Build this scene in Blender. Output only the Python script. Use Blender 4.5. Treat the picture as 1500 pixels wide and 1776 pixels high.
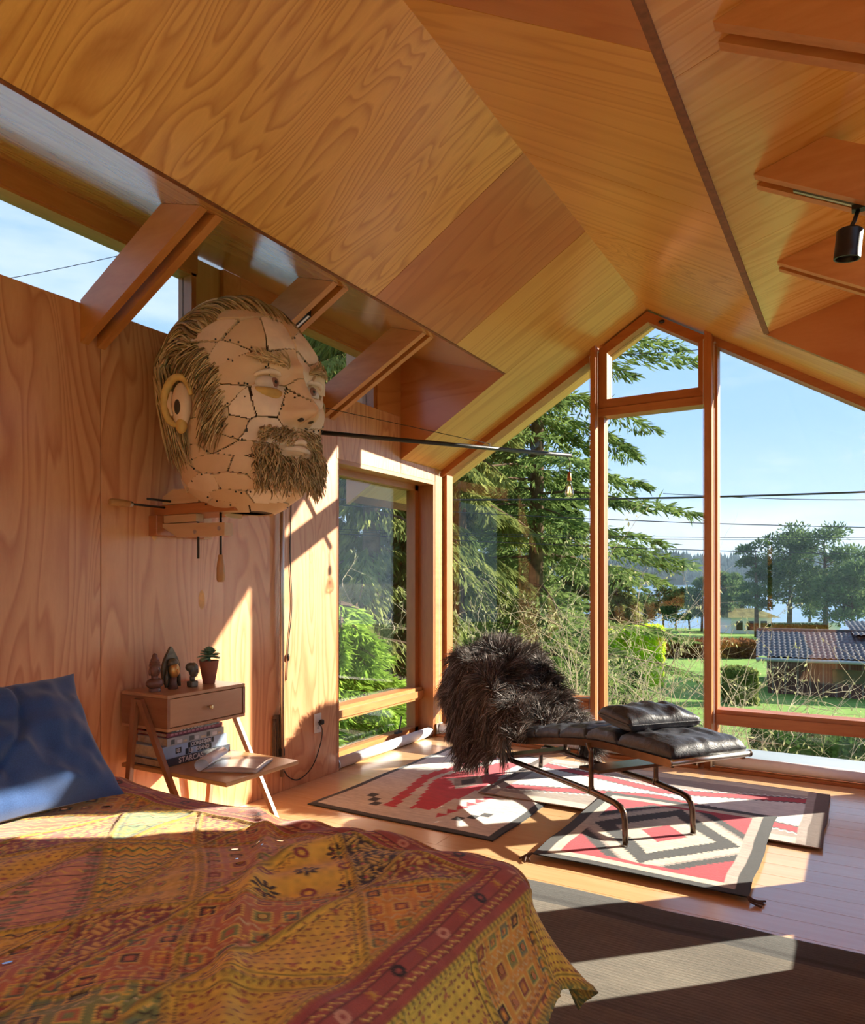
import bpy, bmesh, math, random
import numpy as np
from mathutils import Vector, Matrix
random.seed(7)
RNG = np.random.default_rng(11)
for o in list(bpy.data.objects):
    bpy.data.objects.remove(o)
SC = bpy.context.scene
COL = SC.collection

# ------------------------------------------------------------------ camera, sky, sun, exposure
EYE = 1.22
FPX, YAW, CXP, HYP = 1266.0, math.radians(30.5), 750.0, 1010.0
cam_d = bpy.data.cameras.new('camera')
cam = bpy.data.objects.new('camera', cam_d)
COL.objects.link(cam)
cam.location = (0, 0, EYE)
cam.rotation_euler = (math.radians(90), 0, YAW)
cam_d.sensor_fit = 'HORIZONTAL'
cam_d.sensor_width = 36
cam_d.lens = FPX / 1500 * 36
cam_d.shift_y = (HYP - 888) / 1500
cam_d.clip_start = 0.02
cam_d.clip_end = 9000
SC.camera = cam

W = bpy.data.worlds.new('sky')
SC.world = W
W.use_nodes = True
nt = W.node_tree
nt.nodes.clear()
wo = nt.nodes.new('ShaderNodeOutputWorld')
bg = nt.nodes.new('ShaderNodeBackground')
tc = nt.nodes.new('ShaderNodeTexCoord')
sx = nt.nodes.new('ShaderNodeSeparateXYZ')
nt.links.new(tc.outputs['Generated'], sx.inputs[0])
rp = nt.nodes.new('ShaderNodeValToRGB')
rp.color_ramp.elements[0].position = 0.0
rp.color_ramp.elements[0].color = (0.62, 0.80, 1.0, 1)
rp.color_ramp.elements[1].position = 0.6
rp.color_ramp.elements[1].color = (0.22, 0.43, 0.80, 1)
e = rp.color_ramp.elements.new(0.2)
e.color = (0.36, 0.58, 0.93, 1)
nt.links.new(sx.outputs['Z'], rp.inputs[0])
mp = nt.nodes.new('ShaderNodeMapping')
mp.inputs['Scale'].default_value = (1.6, 1.6, 6.5)
mp.inputs['Location'].default_value = (0.35, 0.2, 0.6)
nt.links.new(tc.outputs['Generated'], mp.inputs[0])
nz = nt.nodes.new('ShaderNodeTexNoise')
nz.inputs['Scale'].default_value = 1.5
nz.inputs['Detail'].default_value = 6
nz.inputs['Roughness'].default_value = 0.55
nt.links.new(mp.outputs[0], nz.inputs['Vector'])
cr = nt.nodes.new('ShaderNodeValToRGB')
cr.color_ramp.elements[0].position = 0.42
cr.color_ramp.elements[0].color = (0, 0, 0, 1)
cr.color_ramp.elements[1].position = 0.72
cr.color_ramp.elements[1].color = (0.85, 0.85, 0.85, 1)
nt.links.new(nz.outputs[0], cr.inputs[0])
mx = nt.nodes.new('ShaderNodeMixRGB')
mx.inputs[2].default_value = (0.86, 0.91, 1.0, 1)
nt.links.new(cr.outputs[0], mx.inputs[0])
nt.links.new(rp.outputs[0], mx.inputs[1])
nt.links.new(mx.outputs[0], bg.inputs[0])
bg.inputs[1].default_value = 0.95
nt.links.new(bg.outputs[0], wo.inputs[0])

SUN_DIR = Vector((-1.0, -1.0, -0.56))
sd = bpy.data.lights.new('sun', 'SUN')
sd.energy = 12.5
sd.angle = math.radians(0.53)
sd.color = (1.0, 0.89, 0.74)
sun = bpy.data.objects.new('sun', sd)
COL.objects.link(sun)
sun.rotation_euler = SUN_DIR.to_track_quat('-Z', 'Y').to_euler()
sun.location = (20, 20, 14)

SC.view_settings.view_transform = 'Standard'
SC.view_settings.look = 'None'
SC.view_settings.exposure = 0.6
SC.view_settings.gamma = 1.0
SC.view_settings.use_curve_mapping = False
cy = SC.cycles
cy.use_denoising = True
cy.use_adaptive_sampling = True
cy.adaptive_threshold = 0.02
cy.max_bounces = 12
cy.diffuse_bounces = 6
cy.glossy_bounces = 4
cy.transmission_bounces = 8
cy.transparent_max_bounces = 16
cy.caustics_reflective = False
cy.caustics_refractive = False
cy.sample_clamp_indirect = 6.0

# ------------------------------------------------------------------ helpers
CA, SA = math.cos(YAW), math.sin(YAW)
def at(x, y, depth):
    """world point seen in direction (x, y) of the 1500x1776 frame at a forward distance"""
    a, b = (x - CXP) / FPX, (HYP - y) / FPX
    return Vector(((a * CA - SA) * depth, (a * SA + CA) * depth, EYE + b * depth))

ORG = {}
def link(o, parent=None):
    COL.objects.link(o)
    if parent is not None:
        o.parent = parent
    return o

def tag(o, label=None, cat=None, group=None, kind=None):
    if label: o['label'] = label
    if cat: o['category'] = cat
    if group: o['group'] = group
    if kind: o['kind'] = kind
    return o

def thing(name, loc, label, cat, group=None, kind=None):
    o = bpy.data.objects.new(name, None)
    o.empty_display_size = 0.05
    link(o)
    o.location = loc
    ORG[o] = Vector(loc)
    return tag(o, label, cat, group, kind)

def mesh_obj(name, verts, faces, mat, parent=None, smooth=False, origin=None, mats=None, midx=None):
    """verts in world coordinates; the object gets its parent's origin or its own base"""
    v = np.asarray(verts, dtype=np.float64).reshape(-1, 3)
    if parent is not None:
        org = ORG[parent]
        ORGN = org
    else:
        if origin is None:
            lo, hi = v.min(0), v.max(0)
            org = Vector(((lo[0] + hi[0]) / 2, (lo[1] + hi[1]) / 2, lo[2]))
        else:
            org = Vector(origin)
        ORGN = org
    v = v - np.array(org)
    me = bpy.data.meshes.new(name)
    if isinstance(faces, np.ndarray):
        n, k = faces.shape
        me.vertices.add(len(v))
        me.vertices.foreach_set('co', v.astype(np.float32).ravel())
        me.loops.add(n * k)
        me.loops.foreach_set('vertex_index', faces.astype(np.int32).ravel())
        me.polygons.add(n)
        me.polygons.foreach_set('loop_start', np.arange(0, n * k, k, dtype=np.int32))
        me.update(calc_edges=True)
    else:
        me.from_pydata([tuple(p) for p in v], [], faces)
    for m in (mats or [mat]):
        me.materials.append(m)
    if midx is not None:
        me.polygons.foreach_set('material_index', np.asarray(midx, dtype=np.int32))
    if smooth:
        me.polygons.foreach_set('use_smooth', np.ones(len(me.polygons), dtype=bool))
    me.update()
    o = bpy.data.objects.new(name, me)
    link(o, parent)
    if parent is None:
        o.location = org
    ORG[o] = ORGN
    return o

class MB:
    """collects shapes for one mesh"""
    def __init__(self):
        self.v, self.f = [], []
    def add(self, verts, faces):
        n = len(self.v)
        self.v += [tuple(p) for p in verts]
        self.f += [tuple(i + n for i in f) for f in faces]
        return self
    def box(self, x0, x1, y0, y1, z0, z1, M=None):
        vs = [Vector(p) for p in ((x0,y0,z0),(x1,y0,z0),(x1,y1,z0),(x0,y1,z0),(x0,y0,z1),(x1,y0,z1),(x1,y1,z1),(x0,y1,z1))]
        if M is not None: vs = [M @ p for p in vs]
        return self.add(vs, [(0,3,2,1),(4,5,6,7),(0,1,5,4),(1,2,6,5),(2,3,7,6),(3,0,4,7)])
    def bbox(self, x0, x1, y0, y1, z0, z1, b=0.004, M=None):
        """chamfered box"""
        b = min(b, (x1-x0)*.45, (y1-y0)*.45, (z1-z0)*.45)
        vs = []
        for z, i in ((z0, b), (z0 + b, 0), (z1 - b, 0), (z1, b)):
            a0, a1, c0, c1 = x0 + i, x1 - i, y0 + i, y1 - i
            k = b if i == 0 else b * .0 + b * .5
            vs += [(a0+k,c0,z),(a1-k,c0,z),(a1,c0+k,z),(a1,c1-k,z),(a1-k,c1,z),(a0+k,c1,z),(a0,c1-k,z),(a0,c0+k,z)]
        vs = [Vector(p) for p in vs]
        if M is not None: vs = [M @ p for p in vs]
        fs = [tuple(range(7, -1, -1)), tuple(range(24, 32))]
        for r in range(3):
            for i in range(8):
                j = (i + 1) % 8
                fs.append((r*8+i, r*8+j, r*8+8+j, r*8+8+i))
        return self.add(vs, fs)
    def prism(self, poly, ext):
        """closed polygon (3-D points) pushed along ext"""
        n = len(poly)
        p = [Vector(q) for q in poly]
        e = Vector(ext)
        nrm = Vector((0, 0, 0))
        for i in range(n):
            nrm += p[i].cross(p[(i + 1) % n])
        if nrm.dot(e) > 0:
            p = p[::-1]
        vs = p + [q + e for q in p]
        fs = [tuple(range(n)), tuple(range(2 * n - 1, n - 1, -1))]
        for i in range(n):
            j = (i + 1) % n
            fs.append((i, i + n, j + n, j))
        return self.add(vs, fs)
    def tube(self, pts, r, seg=8, cap=True, flat=1.0):
        pts = [Vector(p) for p in pts]
        n = len(pts)
        rr = r if hasattr(r, '__len__') else [r] * n
        vs, fs = [], []
        up = None
        for i in range(n):
            d = (pts[min(i + 1, n - 1)] - pts[max(i - 1, 0)])
            if d.length < 1e-9: d = Vector((0, 0, 1))
            d.normalize()
            if up is None:
                up = Vector((0, 0, 1)) if abs(d.z) < .9 else Vector((1, 0, 0))
            s = d.cross(up)
            if s.length < 1e-6: s = d.orthogonal()
            s.normalize()
            up = s.cross(d).normalized()
            for k in range(seg):
                a = 2 * math.pi * k / seg
                vs.append(pts[i] + s * (math.cos(a) * rr[i]) + up * (math.sin(a) * rr[i] * flat))
        for i in range(n - 1):
            for k in range(seg):
                l = (k + 1) % seg
                fs.append((i*seg+k, i*seg+l, (i+1)*seg+l, (i+1)*seg+k))
        if cap:
            fs.append(tuple(range(seg - 1, -1, -1)))
            fs.append(tuple(range((n - 1) * seg, n * seg)))
        return self.add(vs, fs)
    def lathe(self, prof, c=(0, 0, 0), seg=20, M=None):
        """profile of (radius, z) turned about the vertical through c"""
        vs, fs = [], []
        for r, z in prof:
            for k in range(seg):
                a = 2 * math.pi * k / seg
                vs.append(Vector((r * math.cos(a), r * math.sin(a), z)))
        n = len(prof)
        for i in range(n - 1):
            for k in range(seg):
                l = (k + 1) % seg
                fs.append((i*seg+k, i*seg+l, (i+1)*seg+l, (i+1)*seg+k))
        if prof[0][0] > 1e-6: fs.append(tuple(range(seg - 1, -1, -1)))
        if prof[-1][0] > 1e-6: fs.append(tuple(range((n - 1) * seg, n * seg)))
        C = Vector(c)
        vs = [(M @ p if M is not None else p) + C for p in vs]
        return self.add(vs, fs)
    def ell(self, c, r, seg=16, rings=10, M=None):
        vs, fs = [], []
        C = Vector(c)
        for i in range(rings + 1):
            ph = -math.pi / 2 + math.pi * i / rings
            for k in range(seg):
                a = 2 * math.pi * k / seg
                p = Vector((r[0]*math.cos(ph)*math.cos(a), r[1]*math.cos(ph)*math.sin(a), r[2]*math.sin(ph)))
                vs.append((M @ p if M is not None else p) + C)
        for i in range(rings):
            for k in range(seg):
                l = (k + 1) % seg
                fs.append((i*seg+k, i*seg+l, (i+1)*seg+l, (i+1)*seg+k))
        return self.add(vs, fs)
    def build(self, name, mat, parent=None, smooth=False, **k):
        return mesh_obj(name, self.v, self.f, mat, parent, smooth, **k)

def smooth_by_angle(o, deg=35):
    me = o.data
    me.polygons.foreach_set('use_smooth', np.ones(len(me.polygons), dtype=bool))
    try:
        me.set_sharp_from_angle(angle=math.radians(deg))
    except Exception:
        pass
    return o

# ------------------------------------------------------------------ materials
MATS = {}
class NT:
    def __init__(self, name):
        m = bpy.data.materials.new(name)
        m.use_nodes = True
        self.m, self.t = m, m.node_tree
        self.b = self.t.nodes['Principled BSDF']
        MATS[name] = m
    def n(self, typ, **kw):
        nd = self.t.nodes.new('ShaderNode' + typ)
        for k, v in kw.items():
            if hasattr(nd, k) and k not in nd.inputs: setattr(nd, k, v)
            else: nd.inputs[k].default_value = v
        return nd
    def l(self, a, b):
        self.t.links.new(a, b)
    def ramp(self, fac, stops, interp='LINEAR'):
        r = self.n('ValToRGB')
        r.color_ramp.interpolation = interp
        els = r.color_ramp.elements
        while len(els) < len(stops): els.new(0.5)
        for el, (p, c) in zip(els, stops):
            el.position = p
            el.color = (*c, 1) if len(c) == 3 else c
        self.l(fac, r.inputs[0])
        return r.outputs[0]
    def math(self, op, a, b=None, c=None):
        nd = self.n('Math', operation=op)
        for i, v in enumerate((a, b, c)):
            if v is None: continue
            if isinstance(v, (int, float)): nd.inputs[i].default_value = v
            else: self.l(v, nd.inputs[i])
        return nd.outputs[0]
    def mix(self, f, a, b, typ='MIX'):
        nd = self.n('MixRGB', blend_type=typ)
        for i, v in enumerate((f, a, b)):
            if isinstance(v, (int, float)): nd.inputs[i].default_value = v
            elif isinstance(v, tuple): nd.inputs[i].default_value = (*v, 1)
            else: self.l(v, nd.inputs[i])
        return nd.outputs[0]
    def coords(self, scale=(1, 1, 1), loc=(0, 0, 0), rand=0.0, kind='Object'):
        tcn = self.n('TexCoord')
        src = tcn.outputs[kind]
        if rand:
            oi = self.n('ObjectInfo')
            cm = self.n('CombineXYZ')
            for i in range(3):
                self.l(self.math('MULTIPLY', oi.outputs['Random'], rand * (1 + .37 * i)), cm.inputs[i])
            va = self.n('VectorMath', operation='ADD')
            self.l(src, va.inputs[0]); self.l(cm.outputs[0], va.inputs[1])
            src = va.outputs[0]
        mpn = self.n('Mapping')
        mpn.inputs['Scale'].default_value = scale
        mpn.inputs['Location'].default_value = loc
        self.l(src, mpn.inputs[0])
        return mpn.outputs[0]
    def noise(self, vec, scale=5, detail=3, rough=.5, dist=0.0):
        nd = self.n('TexNoise')
        nd.inputs['Scale'].default_value = scale
        nd.inputs['Detail'].default_value = detail
        nd.inputs['Roughness'].default_value = rough
        nd.inputs['Distortion'].default_value = dist
        if vec is not None: self.l(vec, nd.inputs['Vector'])
        return nd.outputs[0]
    def bump(self, h, strength=.2, dist=.01):
        nd = self.n('Bump')
        nd.inputs['Strength'].default_value = strength
        nd.inputs['Distance'].default_value = dist
        self.l(h, nd.inputs['Height'])
        self.l(nd.outputs[0], self.b.inputs['Normal'])
    def base(self, c):
        if isinstance(c, tuple): self.b.inputs['Base Color'].default_value = (*c, 1)
        else: self.l(c, self.b.inputs['Base Color'])
        return self
    def set(self, rough=.5, spec=.5, metal=0.0, coat=0.0, coat_rough=.1, sheen=0.0):
        self.b.inputs['Roughness'].default_value = rough
        self.b.inputs['Specular IOR Level'].default_value = spec
        self.b.inputs['Metallic'].default_value = metal
        self.b.inputs['Coat Weight'].default_value = coat
        self.b.inputs['Coat Roughness'].default_value = coat_rough
        self.b.inputs['Sheen Weight'].default_value = sheen
        return self.m

def plain(name, c, rough=.5, spec=.5, metal=0.0, coat=0.0, nscale=0, namp=.25, bump=0.0, sheen=0.0, rand=3.0):
    t = NT(name)
    if nscale:
        f = t.noise(t.coords(rand=rand), nscale, 4, .55)
        lo = tuple(x * (1 - namp) for x in c); hi = tuple(min(1, x * (1 + namp)) for x in c)
        t.base(t.ramp(f, [(.3, lo), (.7, hi)]))
        if bump: t.bump(f, bump, .01)
    else:
        t.base(c)
    return t.set(rough, spec, metal, coat, sheen=sheen)

def plywood(name, light, dark, scale, bands=13, rough=.3, coat=.35, tint=.12, dist=.6):
    """rotary-cut veneer: contour bands of a stretched noise"""
    t = NT(name)
    v = t.coords(scale, rand=9.0)
    n1 = t.noise(v, 1.0, 1.5, .45, dist)
    w = t.math('FRACT', t.math('MULTIPLY', n1, float(bands)))
    band = t.ramp(w, [(.0, light), (.35, tuple(a*.85+b*.15 for a, b in zip(light, dark))), (.62, tuple(a*.5+b*.5 for a, b in zip(light, dark))), (.84, dark), (1.0, light)])
    fine = t.noise(t.coords(tuple(s * 14 for s in scale), rand=5.0), 1.5, 4, .6)
    c = t.mix(.22, band, t.ramp(fine, [(.3, dark), (.7, light)]), 'MIX')
    oi = t.n('ObjectInfo')
    c = t.mix(t.math('MULTIPLY', oi.outputs['Random'], tint * 2.2), c, tuple(x * .62 for x in dark))
    big = t.noise(t.coords((.6, .6, .6), rand=2.0), 1.2, 2)
    c = t.mix(t.math('MULTIPLY', big, tint), c, tuple(min(1, x * 1.15) for x in light))
    t.base(c)
    t.bump(fine, .06, .004)
    return t.set(rough, .5, 0, coat, .18)

def timber(name, light, dark, scale, rough=.42, coat=.12, freq=5.0):
    t = NT(name)
    v = t.coords(scale, rand=7.0)
    n1 = t.noise(v, freq, 4, .6, .35)
    n2 = t.noise(t.coords(tuple(s * .35 for s in scale), rand=4.0), freq, 2, .5)
    c = t.ramp(n1, [(.28, dark), (.5, tuple((a+b)/2 for a, b in zip(light, dark))), (.72, light)])
    c = t.mix(.35, c, t.ramp(n2, [(.3, dark), (.7, light)]))
    kn = t.n('TexVoronoi'); kn.inputs['Scale'].default_value = 1.0
    t.l(t.coords(tuple(max(1.5, s * .55) for s in scale), rand=3.0), kn.inputs['Vector'])
    k = t.ramp(kn.outputs['Distance'], [(.0, (1, 1, 1)), (.09, (0, 0, 0))])
    c = t.mix(t.math('MULTIPLY', k, .55), c, tuple(x * .25 for x in dark))
    oi = t.n('ObjectInfo')
    c = t.mix(t.math('MULTIPLY', oi.outputs['Random'], .3), c, tuple(x * .8 for x in dark))
    t.base(c)
    t.bump(n1, .05, .004)
    return t.set(rough, .5, 0, coat, .2)

GOLD_L, GOLD_D = (.82, .48, .12), (.50, .21, .032)
M_ROOF = plywood('roof plywood', GOLD_L, GOLD_D, (1.1, 5.2, 1.1), 15, dist=.7)
M_ROOF_RED = plywood('roof plywood red', (.56, .215, .065), (.43, .135, .035), (.5, 4.5, .5), 9)
M_ROOF_STRIPE = plywood('roof plywood striped', (.78, .45, .115), (.58, .27, .05), (.25, 5.5, .25), 9, dist=.25)
M_SOFFIT_L = plywood('soffit plywood left', (.66, .41, .14), (.40, .19, .05), (5.5, .8, 5.5), 10, rough=.16, coat=.8)
M_SOFFIT_R = plywood('soffit plywood right', (.74, .40, .11), (.54, .23, .04), (.6, 6.0, .6), 10, rough=.24, coat=.5)
M_CHEEK = plywood('cheek plywood', (.60, .25, .08), (.46, .15, .035), (1.0, 1, 3.5), 5, rough=.3)
M_WALL = plywood('wall plywood', (.77, .41, .20), (.52, .19, .075), (4.4, 4.4, .8), 13, rough=.36, coat=.25)
M_FRAME = timber('fir window frame', (.52, .20, .055), (.36, .105, .025), (6, 6, 1.0))
M_FRAME_X = timber('fir window rail', (.52, .20, .055), (.36, .105, .025), (1.0, 6, 8))
M_FRAME_Y = timber('fir side rail', (.62, .29, .09), (.44, .15, .04), (6, 1.0, 8))
M_RAFTER = timber('fir rafter', (.66, .31, .10), (.46, .17, .04), (1.2, 9, 5))
M_POST = timber('pale fir post', (.66, .40, .16), (.52, .26, .08), (7, 7, .8))
M_FLOOR = timber('fir floor', (.84, .56, .30), (.74, .43, .20), (.7, 9, 9), rough=.24, coat=.8)
M_EDGE = plain('plywood edge', (.20, .075, .03), .6, nscale=40)
M_CORE = plain('wall core', (.35, .2, .1), .8)
M_WHITE = plain('white shade cloth', (.80, .80, .82), .6, nscale=30, namp=.04)
M_BLACK = plain('black metal', (.012, .012, .013), .38, .5)
M_STEEL = plain('brushed steel', (.55, .54, .52), .32, .5, 1.0)

def glass_mat():
    m = bpy.data.materials.new('window glass')
    m.use_nodes = True
    t = m.node_tree
    t.nodes.clear()
    o = t.nodes.new('ShaderNodeOutputMaterial')
    mixn = t.nodes.new('ShaderNodeMixShader')
    tr = t.nodes.new('ShaderNodeBsdfTransparent')
    gl = t.nodes.new('ShaderNodeBsdfGlossy')
    lw = t.nodes.new('ShaderNodeLayerWeight')
    tr.inputs[0].default_value = (.975, .985, .98, 1)
    gl.inputs['Roughness'].default_value = 0.0
    lw.inputs['Blend'].default_value = 0.5
    pw = t.nodes.new('ShaderNodeMath'); pw.operation = 'POWER'; pw.inputs[1].default_value = 4.5
    ma = t.nodes.new('ShaderNodeMath'); ma.operation = 'MULTIPLY_ADD'; ma.inputs[1].default_value = .92; ma.inputs[2].default_value = .028
    t.links.new(lw.outputs['Facing'], pw.inputs[0])
    t.links.new(pw.outputs[0], ma.inputs[0])
    t.links.new(ma.outputs[0], mixn.inputs[0])
    t.links.new(tr.outputs[0], mixn.inputs[1])
    t.links.new(gl.outputs[0], mixn.inputs[2])
    t.links.new(mixn.outputs[0], o.inputs[0])
    return m
M_GLASS = glass_mat()

# ------------------------------------------------------------------ the room
WL, WR, GY, BY = -2.92, 0.35, 5.19, -2.6      # left wall, right wall, gable glass, back wall
RX, RZ, PIT = -1.285, 3.11, 0.604             # ridge and pitch
FLX, FRX = -2.08, -0.475                      # dormer folds
DY0, DY1 = -1.6, 4.5                          # dormer length
SOFS = 0.30                                   # dormer soffit rises outward
SILL, HEAD = 2.432, 2.80
def roof_z(x): return RZ - PIT * abs(x - RX)
FLZ, FRZ = roof_z(FLX), roof_z(FRX)
def sof_l(x): return FLZ + SOFS * (FLX - x)
def sof_r(x): return FRZ + SOFS * (x - FRX)

# floor: slab and planks
floor = MB().box(WL - .2, WR + .2, BY - .1, GY + .05, -.22, -.022).build('floor', M_CORE)
tag(floor, 'light fir plank floor with a satin finish', 'floor', kind='structure')
PW = 0.135
k = 0
y = BY
while y < GY + .02:
    y1 = min(y + PW, GY + .03)
    cut = random.uniform(-2.4, -.1)
    for x0, x1 in ((WL - .16, cut), (cut, WR + .1)):
        MB().bbox(x0 + .0004, x1 - .0004, y + .0004, y1 - .0004, -.022, 0, .0008).build('floor_plank', M_FLOOR, floor)
    y = y1

# left wall: core pieces and plywood sheets
wl = thing('wall_left', (WL, 1.5, 0), 'reddish fir plywood wall with clerestory windows above', 'wall', kind='structure')
WIN0, WIN1, WINT = 3.737, 5.0, 2.02
T = .02
def wbox(mb, y0, y1, z0, z1, x0=WL - .2, x1=WL - T): mb.box(x0, x1, y0, y1, z0, z1)
core = MB()
wbox(core, BY, WIN0, 0, SILL)
wbox(core, WIN0, DY1, WINT, SILL)
wbox(core, DY1, WIN1, WINT, roof_z(WL) + .06)
wbox(core, WIN1, GY, 0, roof_z(WL) + .06)
core.build('wall_core', M_CORE, wl)
def sheet(y0, y1, z0, z1, name='plywood_sheet', mat=None):
    return MB().bbox(WL - T, WL, y0 + .0015, y1 - .0015, z0, z1, .0015).build(name, mat or M_WALL, wl)
for y0, y1 in ((BY, -.39), (-.39, .83), (.83, 2.05), (2.05, 3.232), (3.232, WIN0)):
    sheet(y0, y1, 0, SILL)
sheet(WIN0, DY1, WINT, SILL)
sheet(DY1, WIN1 + .0, WINT, roof_z(WL))
sheet(WIN1, GY, 0, roof_z(WL), mat=M_FRAME_Y)

# right wall (beside the camera) with its window openings
wr = thing('wall_right', (WR, 1.5, 0), 'fir plywood wall with a row of windows', 'wall', kind='structure')
RSILL, RHEAD = .30, 2.03
OPEN_R = [(-1.9, -.5), (-.3, 1.45), (3.08, 3.53), (3.885, 5.0)]  # second opening is out of view, enlarged so sky light fills the bed
mb = MB()
mb.box(WR, WR + .16, BY, GY, 0, RSILL)
mb.box(WR, WR + .16, BY, GY, RHEAD, SILL)
py = BY
for y0, y1 in OPEN_R + [(GY, GY)]:
    mb.box(WR, WR + .16, py, y0, RSILL, RHEAD)
    py = y1
mb.build('wall_sheet', M_WALL, wr)
# back wall with a wide unseen window, opened up for more daylight
wb = thing('wall_back', (RX, BY, 0), 'fir plywood wall at the back of the room', 'wall', kind='structure')
mb = MB()
mb.box(WL - .2, WR + .16, BY - .15, BY, 0, .5)
mb.box(WL - .2, -2.7, BY - .15, BY, .5, 2.2)
mb.box(.1, WR + .16, BY - .15, BY, .5, 2.2)
mb.prism([(WL - .2, BY, 2.2), (WR + .16, BY, 2.2), (WR + .16, BY, 2.9), (RX, BY, 3.3), (WL - .2, BY, 2.9)], (0, -.15, 0))
mb.build('wall_sheet', M_WALL, wb)

# ceiling: plywood sheets on both slopes, dormer soffits, cheeks
ce = thing('ceiling', (RX, 1.5, RZ), 'golden fir plywood vaulted ceiling', 'ceiling', kind='structure')
TH = .035
def slope(x0, x1, y0, y1, mat, name='ceiling_sheet', g=.0015):
    z0, z1 = roof_z(x0), roof_z(x1)
    return MB().prism([(x0, y0 + g, z0), (x1, y0 + g, z1), (x1, y1 - g, z1), (x0, y1 - g, z0)], (0, 0, TH)).build(name, mat, ce)
LJ = [(BY - .1, .55, M_ROOF), (.55, 2.97, M_ROOF), (2.97, 3.805, M_ROOF_RED), (3.805, 4.5, M_ROOF_STRIPE)]
for y0, y1, m in LJ:
    slope(FLX, RX, y0, y1, m)
slope(WL - .4, RX, 4.5, GY + .28, M_ROOF_STRIPE)
RJ = [(BY - .1, .75, M_ROOF_STRIPE), (.75, 1.96, M_ROOF_RED), (1.96, 2.96, M_ROOF_STRIPE), (2.96, 3.70, M_ROOF_STRIPE), (3.70, 4.5, M_ROOF)]
for y0, y1, m in RJ:
    slope(RX, FRX, y0, y1, m)
slope(RX, WR + .4, 4.5, GY + .28, M_ROOF_STRIPE)
# dark plywood edge lining the right-hand fold
MB().prism([(FRX - .005, DY0, FRZ - .002), (FRX + .022, DY0, FRZ - .004), (FRX + .022, DY0, FRZ + .04), (FRX - .005, DY0, FRZ + .04)], (0, DY1 - DY0, 0)).build('fold_edge', M_EDGE, ce)
MB().prism([(FLX - .014, DY0, FLZ - .003), (FLX + .003, DY0, FLZ - .003), (FLX + .003, DY0, FLZ + .03), (FLX - .014, DY0, FLZ + .03)], (0, DY1 - DY0, 0)).build('fold_edge', M_EDGE, ce)
# soffits
def soff(f, x0, x1, y0, y1, mat):
    return MB().prism([(x0, y0 + .001, f(x0)), (x1, y0 + .001, f(x1)), (x1, y1 - .001, f(x1)), (x0, y1 - .001, f(x0))], (0, 0, .03)).build('soffit_sheet', mat, ce)
for y0, y1 in ((DY0, .9), (.9, 2.12), (2.12, 3.3), (3.3, DY1)):
    soff(sof_l, FLX - .012, WL - .5, y0, y1, M_SOFFIT_L)
for y0, y1 in ((DY0, .9), (.9, 2.1), (2.1, 3.32), (3.32, DY1)):
    soff(sof_r, FRX + .02, WR + .5, y0, y1, M_SOFFIT_R)
for yy, d in ((DY1, .04), (DY0, -.04)):
    MB().prism([(FLX, yy, FLZ), (WL - .5, yy, roof_z(WL - .5)), (WL - .5, yy, sof_l(WL - .5) + .03), (FLX, yy, FLZ + .03)], (0, d, 0)).build('dormer_cheek', M_CHEEK, ce)
    MB().prism([(FRX, yy, FRZ), (WR + .5, yy, roof_z(WR + .5)), (WR + .5, yy, sof_r(WR + .5) + .03), (FRX, yy, FRZ + .03)], (0, d, 0)).build('dormer_cheek', M_CHEEK, ce)
slope(WL - .4, FLX, BY - .1, DY0, M_ROOF)
slope(FRX, WR + .4, BY - .1, DY0, M_ROOF)
# outer roof deck with the gable overhang
OV = GY + .28
deck = MB()
for sgn, xe in ((-1, WL - .55), (1, WR + .55)):
    za, zb = RZ + .06, roof_z(xe) + .06
    deck.prism([(RX, 4.56, za), (xe, 4.56, zb), (xe, OV, zb), (RX, OV, za)], (0, 0, .14))
    deck.prism([(RX, BY - .3, za), (xe if False else (FLX if sgn < 0 else FRX), BY - .3, (FLZ if sgn < 0 else FRZ) + .06), ((FLX if sgn < 0 else FRX), 4.46, (FLZ if sgn < 0 else FRZ) + .06), (RX, 4.46, za)], (0, 0, .14))
deck.build('roof_deck', M_EDGE, ce)

# ------------------------------------------------------------------ windows
def pane(parent, poly, ext):
    return MB().prism(poly, ext).build('pane', M_GLASS, parent)

# gable glazing: three units between mullions
GF, GB = 5.04, 5.23
M1a, M1b, M2a, M2b = -1.668, -1.633, -.897, -.851
def rz(x, d=0.0): return roof_z(x) - d
def gable_bar(w, poly, y0, y1, name, mat=M_FRAME_X):
    return MB().prism([(x, y0, z) for x, z in poly], (0, y1 - y0, 0)).build(name, mat, w)
w1 = thing('window_1', (-2.3, GY, 0), 'tall left gable window with raked head and low rail', 'window', kind='structure')
w2 = thing('window_2', (-1.26, GY, 0), 'narrow middle gable window under a five-sided transom sash', 'window', kind='structure')
w3 = thing('window_3', (-.3, GY, 0), 'wide right gable window with raked head and low rail', 'window', kind='structure')
gable_bar(w1, [(M1a, 0), (M1b, 0), (M1b, rz(M1b)), (M1a, rz(M1a))], GF, GB, 'mullion', M_FRAME)
gable_bar(w3, [(M2a, 0), (M2b, 0), (M2b, rz(M2b)), (M2a, rz(M2a))], GF, GB, 'mullion', M_FRAME)
R0, R1 = .282, .382
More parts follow.
